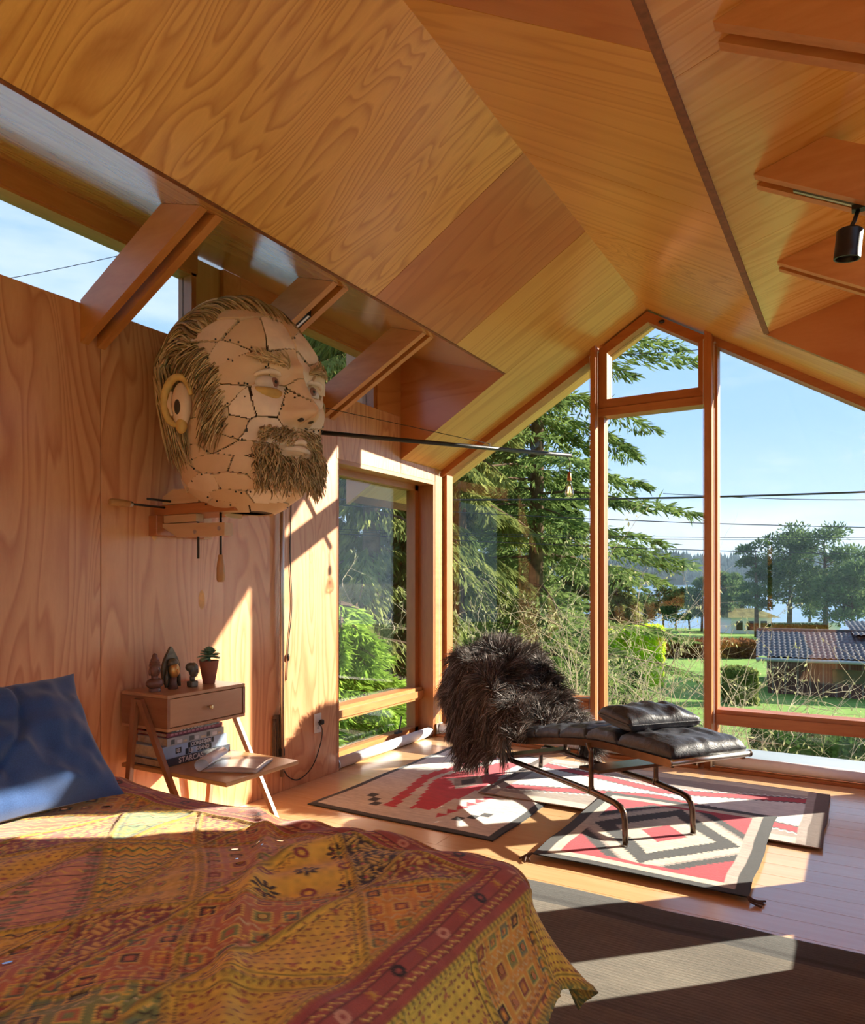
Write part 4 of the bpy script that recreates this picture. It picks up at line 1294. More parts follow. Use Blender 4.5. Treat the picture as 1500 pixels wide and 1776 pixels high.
for k in range(24):
    el = math.radians(78 - 95 * (k / 24) ** .8)
    az = k * 2.39996
    L = .032 + .03 * (k / 24)
    d = Vector((math.cos(az) * math.cos(el), math.sin(az) * math.cos(el), math.sin(el)))
    c0 = Vector((x + .003, y, TZ + .148 - .026 * (k / 24)))
    side = d.cross(Vector((0, 0, 1))).normalized(); nr = side.cross(d)
    vs, fs = [], []
    for (t, wd, th) in ((0, .15, .15), (.25, .42, .22), (.55, .85, .26), (.8, .8, .2), (.95, .35, .1), (1.02, .05, .03)):
        q = c0 + d * (L * t) + nr * (L * .18 * math.sin(t * 2.6))
        wv = L * .46 * wd
        for a in range(6):
            an = a * math.pi / 3
            vs.append(q + side * (wv * math.cos(an)) + nr * (L * .5 * th * math.sin(an) * .6))
    for i in range(5):
        for a in range(6):
            b = (a + 1) % 6
            fs.append((i*6+a, i*6+b, i*6+6+b, i*6+6+a))
    fs.append((30, 31, 32, 33, 34, 35))
    mesh_obj('leaf', vs, fs, M_SUC, pp_, True)

# ------------------------------------------------------------------ bed
M_BEDBASE = plain('black bed cloth', (.012, .012, .016), .7, nscale=60, namp=.3)
M_SHEET = plain('white mattress', (.7, .68, .64), .8)
bed = thing('bed', (-1.75, .7, 0), 'low bed with a black base under the quilt', 'bed')
def rbox(x0, x1, y0, y1, z0, z1, r, seg=6):
    pl = []
    for cx_, cy_, a0 in ((x1 - r, y1 - r, 0), (x0 + r, y1 - r, 90), (x0 + r, y0 + r, 180), (x1 - r, y0 + r, 270)):
        for k in range(seg + 1):
            a = math.radians(a0 + 90 * k / seg)
            pl.append((cx_ + r * math.cos(a), cy_ + r * math.sin(a), z0))
    return MB().prism(pl, (0, 0, z1 - z0))
smooth_by_angle(rbox(-2.86, -.66, -.12, 1.50, .05, .34, .09).build('bed_base', M_BEDBASE, bed))
smooth_by_angle(rbox(-2.86, -.70, -.10, 1.46, .341, .555, .09).build('mattress', M_SHEET, bed))
for x in (-2.78, -.78):
    for y in (-.03, 1.40):
        MB().tube([(x, y, .009 if y > 0 and x > -1.7 else .0), (x, y, .05)], .03, 12).build('leg', M_BLACK, bed)

# quilt: a fine cloth grid cut into its patches
M_QUILT = NT('embroidered cotton')
at_ = M_QUILT.n('Attribute'); at_.attribute_name = 'Col'
wv = M_QUILT.noise(M_QUILT.coords(), 420, 2, .6)
M_QUILT.base(M_QUILT.mix(.22, at_.outputs['Color'], M_QUILT.mix(wv, (.0, .0, .0), (1, .85, .5)), 'OVERLAY'))
M_QUILT.bump(wv, .35, .002)
M_QUILT = M_QUILT.set(.78, .25, sheen=.25)
XF, YF, YN, RAD = -.70, 1.455, -.06, .085
OVH = .295
STEP = .0042
sx_ = np.arange(-2.80, XF + OVH, STEP); ty_ = np.arange(.10, YF + .295, STEP)
SXX, TYY = np.meshgrid(sx_, ty_)
def vnoise(x, y, seed, sc):
    r = np.random.default_rng(seed)
    g = r.random((64, 64))
    x = x / sc; y = y / sc
    i, j = np.floor(x).astype(int), np.floor(y).astype(int)
    f, h = x - i, y - j
    f = f * f * (3 - 2 * f); h = h * h * (3 - 2 * h)
    a = g[i % 64, j % 64]; b = g[(i + 1) % 64, j % 64]; c = g[i % 64, (j + 1) % 64]; d = g[(i + 1) % 64, (j + 1) % 64]
    return (a * (1 - f) + b * f) * (1 - h) + (c * (1 - f) + d * f) * h - .5
def quilt_pos(s, t, h=0.0):
    dx = np.clip(s - XF, 0, None); dy = np.clip(t - YF, 0, None)
    d = np.hypot(dx, dy) + 1e-9
    ex, ey = dx / d, dy / d
    q = RAD * math.pi / 2
    ang = np.clip(d / RAD, 0, math.pi / 2)
    over = np.clip(d - q, 0, None)
    wavy = .5 + .5 * np.sin(np.arctan2(dy, dx) * 5 + (t - s) * 9)
    out = RAD * np.sin(ang) + over * (.42 + .30 * wavy * np.minimum(1, over / .2))
    dn = RAD * (1 - np.cos(ang)) + over * .95
    x = np.minimum(s, XF) + ex * out
    y = np.minimum(t, YF) + ey * out
    top = np.clip(1 - d / q, 0, 1)
    z = .597 - dn
    z = z + top * (.030 * vnoise(s, t, 1, .34) + .016 * vnoise(s + t, t - s, 2, .13) + .012 * np.exp(-((s + 1.15 - .5 * (t - 1.2)) / .05) ** 2) * np.clip((t - .9) * 3, 0, 1)
        + .016 * np.exp(-(((s + t) - .02 + .06 * np.sin(6 * s)) / .035) ** 2) + .02 * np.exp(-((s + 2.02) / .12) ** 2) * np.exp(-((t - 1.4) / .14) ** 2))
    z = z + top * .006 * np.sin((s - t * .6) * 40 + 3 * vnoise(s, t, 4, .2)) * np.clip(vnoise(s, t, 5, .3) * 3, 0, 1)
    nx, ny, nz_ = ex * np.sin(ang), ey * np.sin(ang), np.cos(ang)
    return np.stack([x + nx * h, y + ny * h, z + nz_ * h], -1)
YEL, ORA, BRI, MAR, GRN, TEA, BLK, PNK, GLD, CRM = [np.array(c) for c in ((.88, .58, .075), (.78, .34, .045), (.56, .18, .065), (.30, .065, .04), (.25, .29, .08), (.16, .24, .125), (.035, .02, .014), (.70, .34, .20), (.86, .60, .13), (.95, .80, .40))]
def lerp(a, b, m): return a * (1 - m[..., None]) + b * m[..., None]
def sm(x, w=.0025): return np.clip(.5 - x / w, 0, 1)          # 1 inside (x<0)
def pat(kind, base, u, v, e):
    """colour and relief of one patch; u, v in metres along it, e = distance to its edge"""
    C = np.broadcast_to(base, u.shape + (3,)).copy(); H = np.zeros_like(u)
    n = vnoise(u, v, 9, .012)
    C = C * (1 + .35 * n[..., None])
    lt = YEL if base.sum() < 1.0 else MAR
    if kind == 'mirror':
        P = .052
        fu, fv = (u / P) % 1 - .5, (v / P) % 1 - .5
        iu, iv = np.floor(u / P).astype(int), np.floor(v / P).astype(int)
        odd = (iu * 7 + iv * 3) % 5
        m = np.maximum(np.abs(fu), np.abs(fv) * 1.15) * P
        C = lerp(C, GLD, sm(np.abs(m - .0165) - .0018)); H += .0012 * sm(np.abs(m - .0165) - .0018)
        ring = sm(np.abs(m - .011) - .003)
        cc = np.choose(odd, [0, 1, 2, 3, 4])[..., None]
        colr = np.where(cc == 0, TEA, np.where(cc == 1, MAR, np.where(cc == 2, BLK, np.where(cc == 3, GRN, BRI))))
        C = C * (1 - ring[..., None]) + colr * ring[..., None]
        w = sm(np.abs(fv * P + .5 * P * np.sign(-fv) + .004 * np.sin(u * 260)) - .0014)
        C = lerp(C, CRM * .8, w * .8); H += .0008 * w
    elif kind == 'dots':
        P = .017
        fu, fv = ((u + .5 * P * (np.floor(v / P) % 2)) / P) % 1 - .5, (v / P) % 1 - .5
        C = lerp(C, MAR, sm(np.hypot(fu * .8, fv * 1.4) * P - .0032, .002))
        P2 = .075
        g = np.hypot(((u / P2) % 1 - .5), ((v / P2) % 1 - .5)) * P2
        C = lerp(C, BRI, sm(g - .006)); H += .0006 * sm(g - .006)
    elif kind == 'floral':
        P = .085
        iu, iv = np.floor(u / P), np.floor(v / P)
        fu, fv = ((u / P) % 1 - .5) * P, ((v / P) % 1 - .5) * P
        r, th = np.hypot(fu, fv), np.arctan2(fv, fu)
        pet = sm(r - .030 * np.abs(np.cos(th * 4)) ** .6, .003) * (r > .010)
        alt = ((iu + iv) % 2) > .5
        C = lerp(C, np.array((.06, .035, .015)), np.where(alt, pet, 0))
        C = lerp(C, np.array((.34, .07, .05)), np.where(alt, 0, sm(np.abs(r - .013) - .0045)))
        C = lerp(C, GRN, np.where(alt, sm(r - .007), 0))
        H += .0008 * pet
    elif kind == 'gold':
        z1 = np.sin((u + .012 * np.sin(v * 90)) * 210) ; z2 = np.sin((v + .010 * np.sin(u * 120)) * 170)
        m = np.clip((z1 * z2) * 2.2 + n, 0, 1)
        C = lerp(C, GLD, m * .9); H += .0009 * m
        P = .05
        g = np.hypot(((u / P) % 1 - .5), ((v / P) % 1 - .5)) * P
        C = lerp(C, np.array((.5, .10, .12)), sm(g - .0055)); C = lerp(C, GRN * .8, sm(np.abs(g - .010) - .0016))
    elif kind == 'zig':
        k = np.abs(((u / .03) % 1) - .5) * .03
        m = sm(np.abs(((v + k) / .028 % 1 - .5) * .028) - .0032)
        C = lerp(C, np.array((.06, .22, .08)), m); H += .0008 * m
        m2 = sm(np.abs(((v + k) / .028 % 1 - .15) * .028) - .0014)
        C = lerp(C, BRI, m2 * .8)
        C = lerp(C, MAR, sm(np.hypot((u / .03 % 1 - .5) * .03, (v / .028 % 1 - .5) * .028) - .0035) * .7)
    elif kind == 'scroll':
        for k, (o, cl, am) in enumerate(((.0, GLD, .009), (.022, BLK, .007), (.044, BRI * .7, .009), (.066, YEL, .006))):
            m = sm(np.abs(((v - o + am * np.sin(u * 150 + k)) / .088 % 1 - .5) * .088) - .0021)
            C = lerp(C, cl, m); H += .0008 * m
    elif kind == 'rows':
        k = (v / .030) % 1
        C = lerp(C, BLK, sm(np.abs(k - .05) * .03 - .0013)); C = lerp(C, GLD, sm(np.abs(k - .5 + .2 * np.sin(u * 190)) * .03 - .0018))
        bl = (np.floor(u / .03) % 4) == 1
        C = lerp(C, TEA, np.where(bl, sm(np.abs(k - .5) * .03 - .006), 0) * .8)
    # embroidered inner border and piping on the seam
    bz = sm(np.abs(e - .026 + .0035 * np.sin((u + v) * 240)) - .0016)
    C = lerp(C, lt, bz * .9); H += .0008 * bz
    b2 = sm(np.abs(e - .016) - .0013); C = lerp(C, BLK, b2 * .8)
    pip = sm(e - .0058)
    st = .5 + .5 * np.sin((u - v) * 420)
    C = lerp(C, lerp(np.broadcast_to(YEL * .72, C.shape), np.broadcast_to(np.array((.26, .16, .035)), C.shape), np.clip(st * 1.6 - .5, 0, 1)), pip)
    H += .0035 * np.sqrt(np.clip(1 - (e / .0068) ** 2, 0, 1)) * (.8 + .2 * st)
    return C, H
PL = [-2.6, -2.15, -1.72, -1.30, -.86, -.43, -.14, .30, .76, 1.3, 2.0]
QL = [-.2, .35, .80, 1.25, 1.68, 2.05, 2.60, 3.02, 3.5, 4.0, 4.6]
STY = {  # (p index, q index): (kind, colour) above / below the diagonal split
 (6, 5): (('mirror', PNK * .9), ('floral', YEL)), (6, 4): (('mirror', BRI), ('dots', YEL * .95)), (7, 5): (('gold', BLK * 1.6), ('gold', MAR)), (7, 4): (('mirror', ORA), ('mirror', ORA)),
 (5, 5): (('zig', YEL), ('gold', YEL * .8)), (5, 4): (('gold', MAR), ('mirror', BRI)), (4, 5): (('dots', YEL), ('rows', PNK)), (4, 4): (('scroll', YEL * .9), ('mirror', BRI)), (5, 3): (('mirror', GRN), ('rows', GRN)),
 (6, 3): (('dots', YEL * .85), ('scroll', ORA)), (7, 3): (('scroll', ORA), ('mirror', ORA)), (5, 6): (('scroll', TEA * 1.6), ('gold', ORA)), (6, 6): (('gold', MAR), ('mirror', BRI)), (4, 6): (('rows', BRI), ('gold', MAR * 1.3)),
 (3, 6): (('mirror', ORA), ('dots', YEL)), (3, 5): (('rows', PNK), ('dots', YEL)), (4, 3): (('scroll', MAR), ('rows', GRN)), (3, 4): (('mirror', BRI), ('scroll', ORA)), (5, 2): (('scroll', ORA), ('scroll', BLK * 2)), (4, 2): (('scroll', BLK * 2), ('gold', MAR))}
FALL = [('mirror', ORA), ('dots', YEL), ('gold', YEL * .8), ('scroll', ORA), ('zig', YEL), ('rows', GRN), ('floral', YEL), ('mirror', ORA)]
p_, q_ = SXX + TYY, TYY - SXX
r2 = math.sqrt(2)
p_ = p_ + .02 * np.sin(q_ * 5); q_ = q_ + .02 * np.sin(p_ * 6 + 1)
pi = np.clip(np.searchsorted(PL, p_) - 1, 0, len(PL) - 2); qi = np.clip(np.searchsorted(QL, q_) - 1, 0, len(QL) - 2)
PLa, QLa = np.array(PL), np.array(QL)
pl, ph_, ql, qh = PLa[pi], PLa[pi + 1], QLa[qi], QLa[qi + 1]
fp, fq = (p_ - pl) / (ph_ - pl), (q_ - ql) / (qh - ql)
edge = np.minimum(np.minimum(p_ - pl, ph_ - p_), np.minimum(q_ - ql, qh - q_)) / r2
dg = fq - fp                                   # diagonal split
w_, h_ = (ph_ - pl) / r2, (qh - ql) / r2
ddist = np.abs(dg) * w_ * h_ / np.hypot(w_, h_)
edge = np.minimum(edge, ddist)
ids = (pi * 20 + qi) * 2 + (dg > 0)
# straight borders at the foot and the far side
u1, v1 = SXX - (-.705), TYY - 1.43
FB0, FB1, SB0, SB1 = -.715, -.605, 1.40, 1.50
foot_b = (SXX > FB0) & (SXX < FB1) & (TYY < SB1)
side_b = (TYY > SB0) & (TYY < SB1) & (SXX < FB1) & ~((SXX > FB0) & (TYY < SB1) & (SXX - FB0 > TYY - SB0))
border = foot_b | side_b
bid = np.where(side_b, 9001, 9000)
drop = (SXX >= FB1) | (TYY >= SB1)
# patches on the hanging side: strips along the edge, green along the hem
along = np.where(SXX - FB1 > TYY - SB1, TYY, -SXX)
across = np.where(SXX - FB1 > TYY - SB1, SXX - FB1, TYY - SB1)
K = np.floor(along / .24).astype(int); hem = across > .185
did = 9100 + np.where(SXX - FB1 > TYY - SB1, K % 20, 20 + K % 20) * 2 + hem
ed = np.minimum(np.minimum((along / .24 % 1), 1 - (along / .24 % 1)) * .24, np.where(hem, across - .185, np.minimum(across, .185 - across)))
ed_b = np.where(side_b, np.minimum(TYY - SB0, SB1 - TYY), np.minimum(SXX - FB0, FB1 - SXX))
distin = np.minimum(np.where(SXX < FB0, FB0 - SXX, 9), np.where(TYY < SB0, SB0 - TYY, 9))
ids = np.where(border, bid, np.where(drop, did, ids))
edge = np.where(border, ed_b, np.where(drop, np.abs(ed), np.minimum(edge, distin)))
COLR = np.zeros(SXX.shape + (3,)); HGT = np.zeros_like(SXX)
mirror_sites = []
for k in np.unique(ids):
    msk = ids == k
    if k == 9000 or k == 9001:
        u = (TYY if k == 9000 else SXX)[msk]; v = ((SXX - FB0) if k == 9000 else (TYY - SB0))[msk]
        C = np.broadcast_to(MAR * 1.35, u.shape + (3,)).copy(); H = np.zeros_like(u)
        C *= (1 + .25 * vnoise(u, v, 12, .02))[..., None]
        for o in (.022, .039, .071, .088):
            m = sm(np.abs(v - o) - .0013); C = lerp(C, BLK, m); H += .0006 * m
        for o, s in ((.030, 1), (.080, -1)):
            cu = ((u / .042) % 1 - .5) * .042
            m = sm(np.abs(v - o + .0055 * np.tanh(cu * 400) * np.cos(cu * 140)) - .0016); C = lerp(C, GLD, m * .9); H += .001 * m
        P = .075; cu = ((u / P) % 1 - .5) * P; iu = np.floor(u / P).astype(int)
        r = np.hypot(cu, v - .055); th = np.arctan2(v - .055, cu)
        fl = sm(r - .013 * (.6 + .4 * np.cos(th * 6)), .003); C = lerp(C, np.array((.62, .32, .05)), np.where(iu % 2 == 0, fl, 0)); H += np.where(iu % 2 == 0, fl, 0) * .0015
        rg = sm(np.abs(r - .010) - .004); C = lerp(C, np.where((iu % 4 == 1)[..., None], BLK, PNK), np.where(iu % 2 == 1, rg, 0))
        e = edge[msk]; pip = sm(e - .0058); st = .5 + .5 * np.sin(u * 420)
        C = lerp(C, lerp(np.broadcast_to(YEL * .85, C.shape), np.broadcast_to(np.array((.30, .19, .04)), C.shape), st), pip); H += .0045 * np.sqrt(np.clip(1 - (e / .0085) ** 2, 0, 1))
    elif k >= 9100:
        kk, hm = (k - 9100) // 2, (k - 9100) % 2
        kind, base = (('scroll', GRN * .75) if hm else [('mirror', ORA), ('dots', YEL), ('scroll', TEA), ('mirror', ORA), ('dots', YEL * .9)][kk % 5])
        C, H = pat(kind, base, along[msk], across[msk], edge[msk])
    else:
        i, j, half = (k // 2) // 20, (k // 2) % 20, k % 2
        if (i, j) in STY: kind, base = STY[(i, j)][0 if half else 1]
        else: kind, base = FALL[(i * 3 + j * 5 + half) % 8]
        C, H = pat(kind, base, ((p_ - pl) / r2)[msk], ((q_ - ql) / r2)[msk], edge[msk])
    if (k < 9000 and kind == 'mirror') or (9100 <= k and kind == 'mirror'):
        uu, vv = ((p_ - pl) / r2, (q_ - ql) / r2) if k < 9000 else (along, across)
        rr = np.maximum(np.abs((uu / .052) % 1 - .5), np.abs((vv / .052) % 1 - .5))
        sel = msk & (rr < .045) & (edge > .036) & (SXX > -2.0) & (TYY > .5) & (TYY < 1.5)
        last = []
        for a, b in zip(*np.where(sel)):
            pnt = (SXX[a, b], TYY[a, b])
            if all((pnt[0] - q[0]) ** 2 + (pnt[1] - q[1]) ** 2 > .03 ** 2 for q in last):
                last.append(pnt); mirror_sites.append((k, pnt))
    COLR[msk] = C; HGT[msk] = H
QP = quilt_pos(SXX, TYY, HGT)
ny_, nx_ = SXX.shape
QF = grid_faces(ny_, nx_, wrap=False)
fid = ids.reshape(-1)[QF[:, 0]]
quilt = thing('patchwork_quilt', (-1.6, .8, .6), 'embroidered yellow, red and green patchwork quilt spread over the bed', 'quilt')
def colour_mesh(name, V, F, C, mat, parent, smooth=True):
    o = mesh_obj(name, V, F, mat, parent, smooth)
    ca = o.data.color_attributes.new('Col', 'FLOAT_COLOR', 'POINT')
    rgba = np.ones((len(V), 4), dtype=np.float32); rgba[:, :3] = np.clip(C, 0, 1)
    ca.data.foreach_set('color', rgba.ravel())
    return o
QPf, QCf = QP.reshape(-1, 3), COLR.reshape(-1, 3)
patch_of = {}
for k in np.unique(fid):
    F = QF[fid == k]
    vi, inv = np.unique(F, return_inverse=True)
    nm_ = 'border_band' if k in (9000, 9001) else 'quilt_patch'
    patch_of[k] = colour_mesh(nm_, QPf[vi], inv.reshape(-1, 4), QCf[vi], M_QUILT, quilt)
M_MIRROR = plain('tiny mirror', (.80, .84, .88), .06, .5, 1.0)
qd = MB()
rng_m = random.Random(4)
for k, (s, t) in mirror_sites:
    if rng_m.random() < .45: continue
    P0 = quilt_pos(np.array(s), np.array(t), np.array(.0012)); P1 = quilt_pos(np.array(s + .01), np.array(t), np.array(.0012)); P2 = quilt_pos(np.array(s), np.array(t + .01), np.array(.0012))
    a_ = Vector(P1 - P0).normalized(); b_ = Vector(P2 - P0).normalized(); n_ = a_.cross(b_).normalized()
    d1, d2 = (a_ + b_).normalized(), (b_ - a_).normalized()
    pl_ = [Vector(P0) + d1 * (.0085 * math.cos(x)) + d2 * (.0065 * math.sin(x)) for x in np.linspace(0, 2 * math.pi, 9)[:-1]]
    MB().prism(pl_, n_ * .0012).build('mirror_disc', M_MIRROR, patch_of[k])

# blue pillow leaning at the head of the bed
M_BLUE = NT('navy cotton')
n_ = M_BLUE.noise(M_BLUE.coords((1, 1, 1)), 350, 2)
M_BLUE.base(M_BLUE.ramp(n_, [(.3, (.022, .065, .19)), (.7, (.034, .092, .25))])); M_BLUE.bump(n_, .15, .001)
M_BLUE = M_BLUE.set(.75, .3, sheen=.3)
NU, NV = 90, 64
uu, vv = np.meshgrid(np.linspace(-1, 1, NU), np.linspace(-1, 1, NV))
def pillow_side(sgn):
    hw, hh, th = .40, .212, .115
    pu = uu * hw * (1 - .075 * (1 - vv ** 2)); pv = vv * hh * (1 - .13 * (1 - uu ** 2))
    k = np.clip(1 - np.abs(uu) ** 2.6, 0, 1) ** .55 * np.clip(1 - np.abs(vv) ** 2.4, 0, 1) ** .6
    wr_ = .014 * np.sin(uu * 9 + vv * 5 + 4 * vnoise(uu + 2, vv + 2, 21, .5)) * np.exp(-((uu - .15 + .35 * vv) / .5) ** 2) + .030 * vnoise(uu + 3, vv + 3, 22, .28) + .018 * vnoise(uu * 1.0 + 3, vv * .4 + 3, 23, .1)
    wr_ -= .018 * np.exp(-((uu - .42 + .30 * (vv - .6) ** 2) / .035) ** 2) * (np.abs(vv) < .92)
    w = sgn * th * k + (wr_ * (k > 0) * np.clip(k * 2, 0, 1) if sgn > 0 else 0)
    return pu, pv, w
pil = thing('pillow', (-1.9, 1.0, .62), 'navy blue pillow propped at the head of the bed', 'pillow')
PC = np.array((-1.985, .985, .762)); ea = np.array((0, 1.0, 0.02)); eb = np.array((-.62, .03, .785)); en = np.cross(ea, eb); en = en if en[0] > 0 else -en
eb = eb / np.linalg.norm(eb); en = en / np.linalg.norm(en)
F = grid_faces(NV, NU, wrap=False)
Vt = []
for sgn in (1, -1):
    pu, pv, w = pillow_side(sgn)
    Vt.append((PC + pu[..., None] * ea + pv[..., None] * eb + w[..., None] * en).reshape(-1, 3))
mesh_obj('pillow_case', np.concatenate(Vt), np.concatenate([F[:, ::-1], F + NU * NV]), M_BLUE, pil, True)

# ------------------------------------------------------------------ rugs
M_RUG = NT('woven wool')
at_ = M_RUG.n('Attribute'); at_.attribute_name = 'Col'
wv = M_RUG.noise(M_RUG.coords((60, 420, 60)), 1.0, 2, .6)
M_RUG.base(M_RUG.mix(.30, at_.outputs['Color'], M_RUG.mix(wv, (0, 0, 0), (1, 1, 1)), 'OVERLAY'))
M_RUG.bump(wv, .5, .003)
M_RUG = M_RUG.set(.92, .15, sheen=.2)
DRK, CRE, RED, TAU, BRN, WHT = [np.array(c) for c in ((.028, .032, .035), (.62, .55, .43), (.44, .028, .05), (.36, .30, .26), (.11, .075, .06), (.74, .71, .66))]
def rug(name, x0, x1, y0, y1, z, colour, label, step=.006, wave=.0025, seed=1, th=.005, wob=.006):
    xs = np.linspace(x0, x1, int((x1 - x0) / step)); ys = np.linspace(y0, y1, int((y1 - y0) / step))
    XX, YY = np.meshgrid(xs, ys)
    C = colour(XX, YY)
    C = C * (1 + .28 * vnoise(XX, YY * 6, seed + 30, .05) + .12 * vnoise(XX, YY, seed + 31, .012))[..., None]
    Zt = z + th + wave * (1 + vnoise(XX, YY, seed, .22) * 2) * np.minimum(1, np.minimum(np.minimum(XX - x0, x1 - XX), np.minimum(YY - y0, y1 - YY)) / .05)
    ex = XX + wob * vnoise(YY, XX * 0, seed + 3, .16) * 2; ey = YY + wob * vnoise(XX, YY * 0 + 5, seed + 4, .2) * 2
    top = np.stack([ex, ey, Zt], -1)
    n, m = XX.shape
    F = grid_faces(n, m, wrap=False)
    ring = np.concatenate([np.arange(m), np.arange(1, n) * m + m - 1, (n - 1) * m + np.arange(m - 2, -1, -1), np.arange(n - 2, 0, -1) * m])
    tp = top.reshape(-1, 3)
    bt = tp[ring].copy(); bt[:, 2] = z
    k = np.arange(len(ring)); k2 = (k + 1) % len(ring); N0 = n * m
    sk = np.stack([ring[k], N0 + k, N0 + k2, ring[k2]], -1)
    r = thing(name, ((x0 + x1) / 2, (y0 + y1) / 2, z), label, 'rug')
    colour_mesh('rug_weave', np.concatenate([tp, bt]), np.concatenate([F, sk]), np.concatenate([C.reshape(-1, 3), C.reshape(-1, 3)[ring]]), M_RUG, r)
    return r
def put(C, c, m):
    C[m] = c
def base(XX, c): return np.broadcast_to(c, XX.shape + (3,)).copy()
def saw(x, p): return np.abs(((x / p) % 1) - .5) * 2
def rug_c(XX, YY):
    x, y = XX + .815, YY - 3.545
    C = base(XX, TAU * 1.1)
    q = saw(YY, .022) * .16
    d = np.abs(x) / .105 + np.abs(y) / .13 + np.where(np.abs(x) > .02, q, 0)
    C = base(XX, RED)
    put(C, DRK, d < 4.75); put(C, TAU, d < 4.15); put(C, CRE, (d < 3.95) & (d > 3.3)); put(C, DRK, d < 3.3); put(C, CRE, d < 2.3); put(C, RED, (np.abs(x) / .105 + np.abs(y) / .13) < 1.02)
    put(C, RED, (np.abs(y) > .425 - .03 * np.abs(x)) & (np.abs(x) < .36))
    e = np.minimum(.44 - np.abs(x), .555 - np.abs(y))
    side = (.44 - np.abs(x)) < (.555 - np.abs(y))
    put(C, CRE, e < .10); put(C, TAU * 1.25, (e < .10) & side & (x > 0)); put(C, DRK, e < .052)
    return C
def rug_b(XX, YY):
    x = XX + 1.0; t = np.abs(x) / .85
    C = base(XX, WHT)
    up, lo = 4.29 + .24 * t, 4.16 - .24 * t
    sw = saw(XX, .034) * .030
    put(C, TAU * 1.05, YY > up + .055 + sw); put(C, TAU * .95, YY < lo - .055 - sw)
    put(C, CRE, (YY > 4.60) | (YY < 3.83))
    for c in (up, lo):
        dd = np.abs(YY - c)
        put(C, DRK * 2, dd < .047 + sw * .55); put(C, RED, dd < .036 + sw * .3)
    put(C, WHT, (np.abs(YY - 4.225) < .015))
    put(C, TAU, (XX > -.27) | (XX < -1.80)); put(C, BRN, (XX > -.225) | (XX < -1.86))
    put(C, BRN * 2.2, (YY > 4.70) | (YY < 3.752))
    return C
def inpoly(X_, Y_, poly):
    m = np.zeros(X_.shape, bool)
    n = len(poly)
    for i in range(n):
        (ax, ay), (bx, by) = poly[i], poly[(i + 1) % n]
        c = ((ay > Y_) != (by > Y_)) & (X_ < (bx - ax) * (Y_ - ay) / (by - ay + 1e-12) + ax)
        m ^= c
    return m
def rug_a(XX, YY):
    C = base(XX, np.array((.66, .63, .58)))
    C = C * (1 + .25 * vnoise(YY, XX * .2, 77, .09))[..., None]
    qx, qy = np.round(XX / .022) * .022, np.round(YY / .030) * .030
    for mir in (0, 1):
        YM = YY if not mir else 7.84 - YY
        qm = np.round(YM / .030) * .030
        put(C, RED * 1.25, inpoly(qx, qm, [(-2.24, 3.28), (-2.17, 3.28), (-2.31, 3.93), (-2.38, 3.93)]))
        put(C, RED * 1.35, inpoly(qx, qm, [(-2.09, 3.33), (-1.98, 3.36), (-1.92, 3.95), (-2.02, 3.95), (-2.08, 3.80), (-2.26, 3.98), (-2.24, 3.8)]))
        for (bx, by) in ((-2.41, 3.41), (-2.355, 3.35), (-2.30, 3.29), (-1.785, 3.29), (-1.735, 3.35), (-1.69, 3.41)):
            put(C, DRK, (np.abs(XX - bx) < .026) & (np.abs(YM - by) < .032))
        for k in range(6):
            cx_, cy_ = -1.895 + .016 * k, 3.29 + .078 * k
            put(C, RED * 1.3, (np.abs(XX - cx_) < .034 * np.clip((YM - cy_ + .036) / .07, 0, 1)) & (np.abs(YM - cy_) < .036))
    put(C, RED * 1.3, inpoly(qx, qy, [(-2.22, 4.0), (-2.0, 4.0), (-1.96, 3.9), (-1.9, 3.95), (-1.93, 4.1), (-2.22, 4.1)]))
    put(C, TAU, (np.abs(XX + 2.06) + np.abs(YY - 3.93) * .6 < .10)); put(C, DRK, (np.abs(XX + 2.06) + np.abs(YY - 3.93) * .6 < .05))
    e = np.minimum(np.minimum(XX + 2.62, -1.495 - XX), np.minimum(YY - 3.10, 4.74 - YY))
    put(C, DRK * 1.3, e < .042)
    return C
def rug_d(XX, YY):
    C = base(XX, np.array((.13, .115, .085)))
    C = C * (1 + .5 * vnoise(XX * .3, YY, 41, .10))[..., None]
    put(C, np.array((.16, .13, .085)), (YY < 2.05)); put(C, np.array((.20, .14, .065)), (YY < 1.55) & (YY > 1.3))
    put(C, np.array((.05, .052, .048)), YY > 2.60); put(C, np.array((.02, .02, .018)), (YY > 2.62) & (YY < 2.645))
    C = C * (.75 + .5 * saw(YY, .016))[..., None]
    return C
ra = rug('wool_rug', -2.62, -1.495, 3.10, 4.74, .0006, rug_a, 'cream woven rug with red stepped diagonals and a dark border, left under the chaise', seed=3, wave=.004)
rb = rug('wool_rug', -1.90, -.157, 3.74, 4.715, .0135, rug_b, 'long woven rug with red saw-toothed zigzags nearest the gable windows', seed=5, wave=.0015, th=.004)
rc = rug('wool_rug', -1.255, -.375, 3.0, 4.10, .022, rug_c, 'woven rug with concentric diamonds round a red centre', seed=8, wave=.0012, th=.004, step=.005)
rd = rug('flatweave_rug', -1.7, .30, .35, 2.77, .0006, rug_d, 'dark grey-brown flatweave rug at the foot of the bed', seed=12, wave=.002, step=.008)
for r_, x, y, z in ((rc, -.375, 3.0, .022), (rc, -1.255, 3.0, .022)):
    for k in range(7):
        a = random.uniform(-1.2, .2) if x > -1 else random.uniform(3.2, 4.4)
        L = random.uniform(.03, .07)
        MB().tube(catmull([(x, y, z + .004), (x + L * .4 * math.cos(a), y + L * .4 * math.sin(a), z - .006), (x + L * math.cos(a + .6), y + L * math.sin(a + .6), .006)], 4), .004, 6).build('tassel', plain('tassel wool', (.10, .06, .045), .9) if 'tassel wool' not in MATS else MATS['tassel wool'], r_, True)

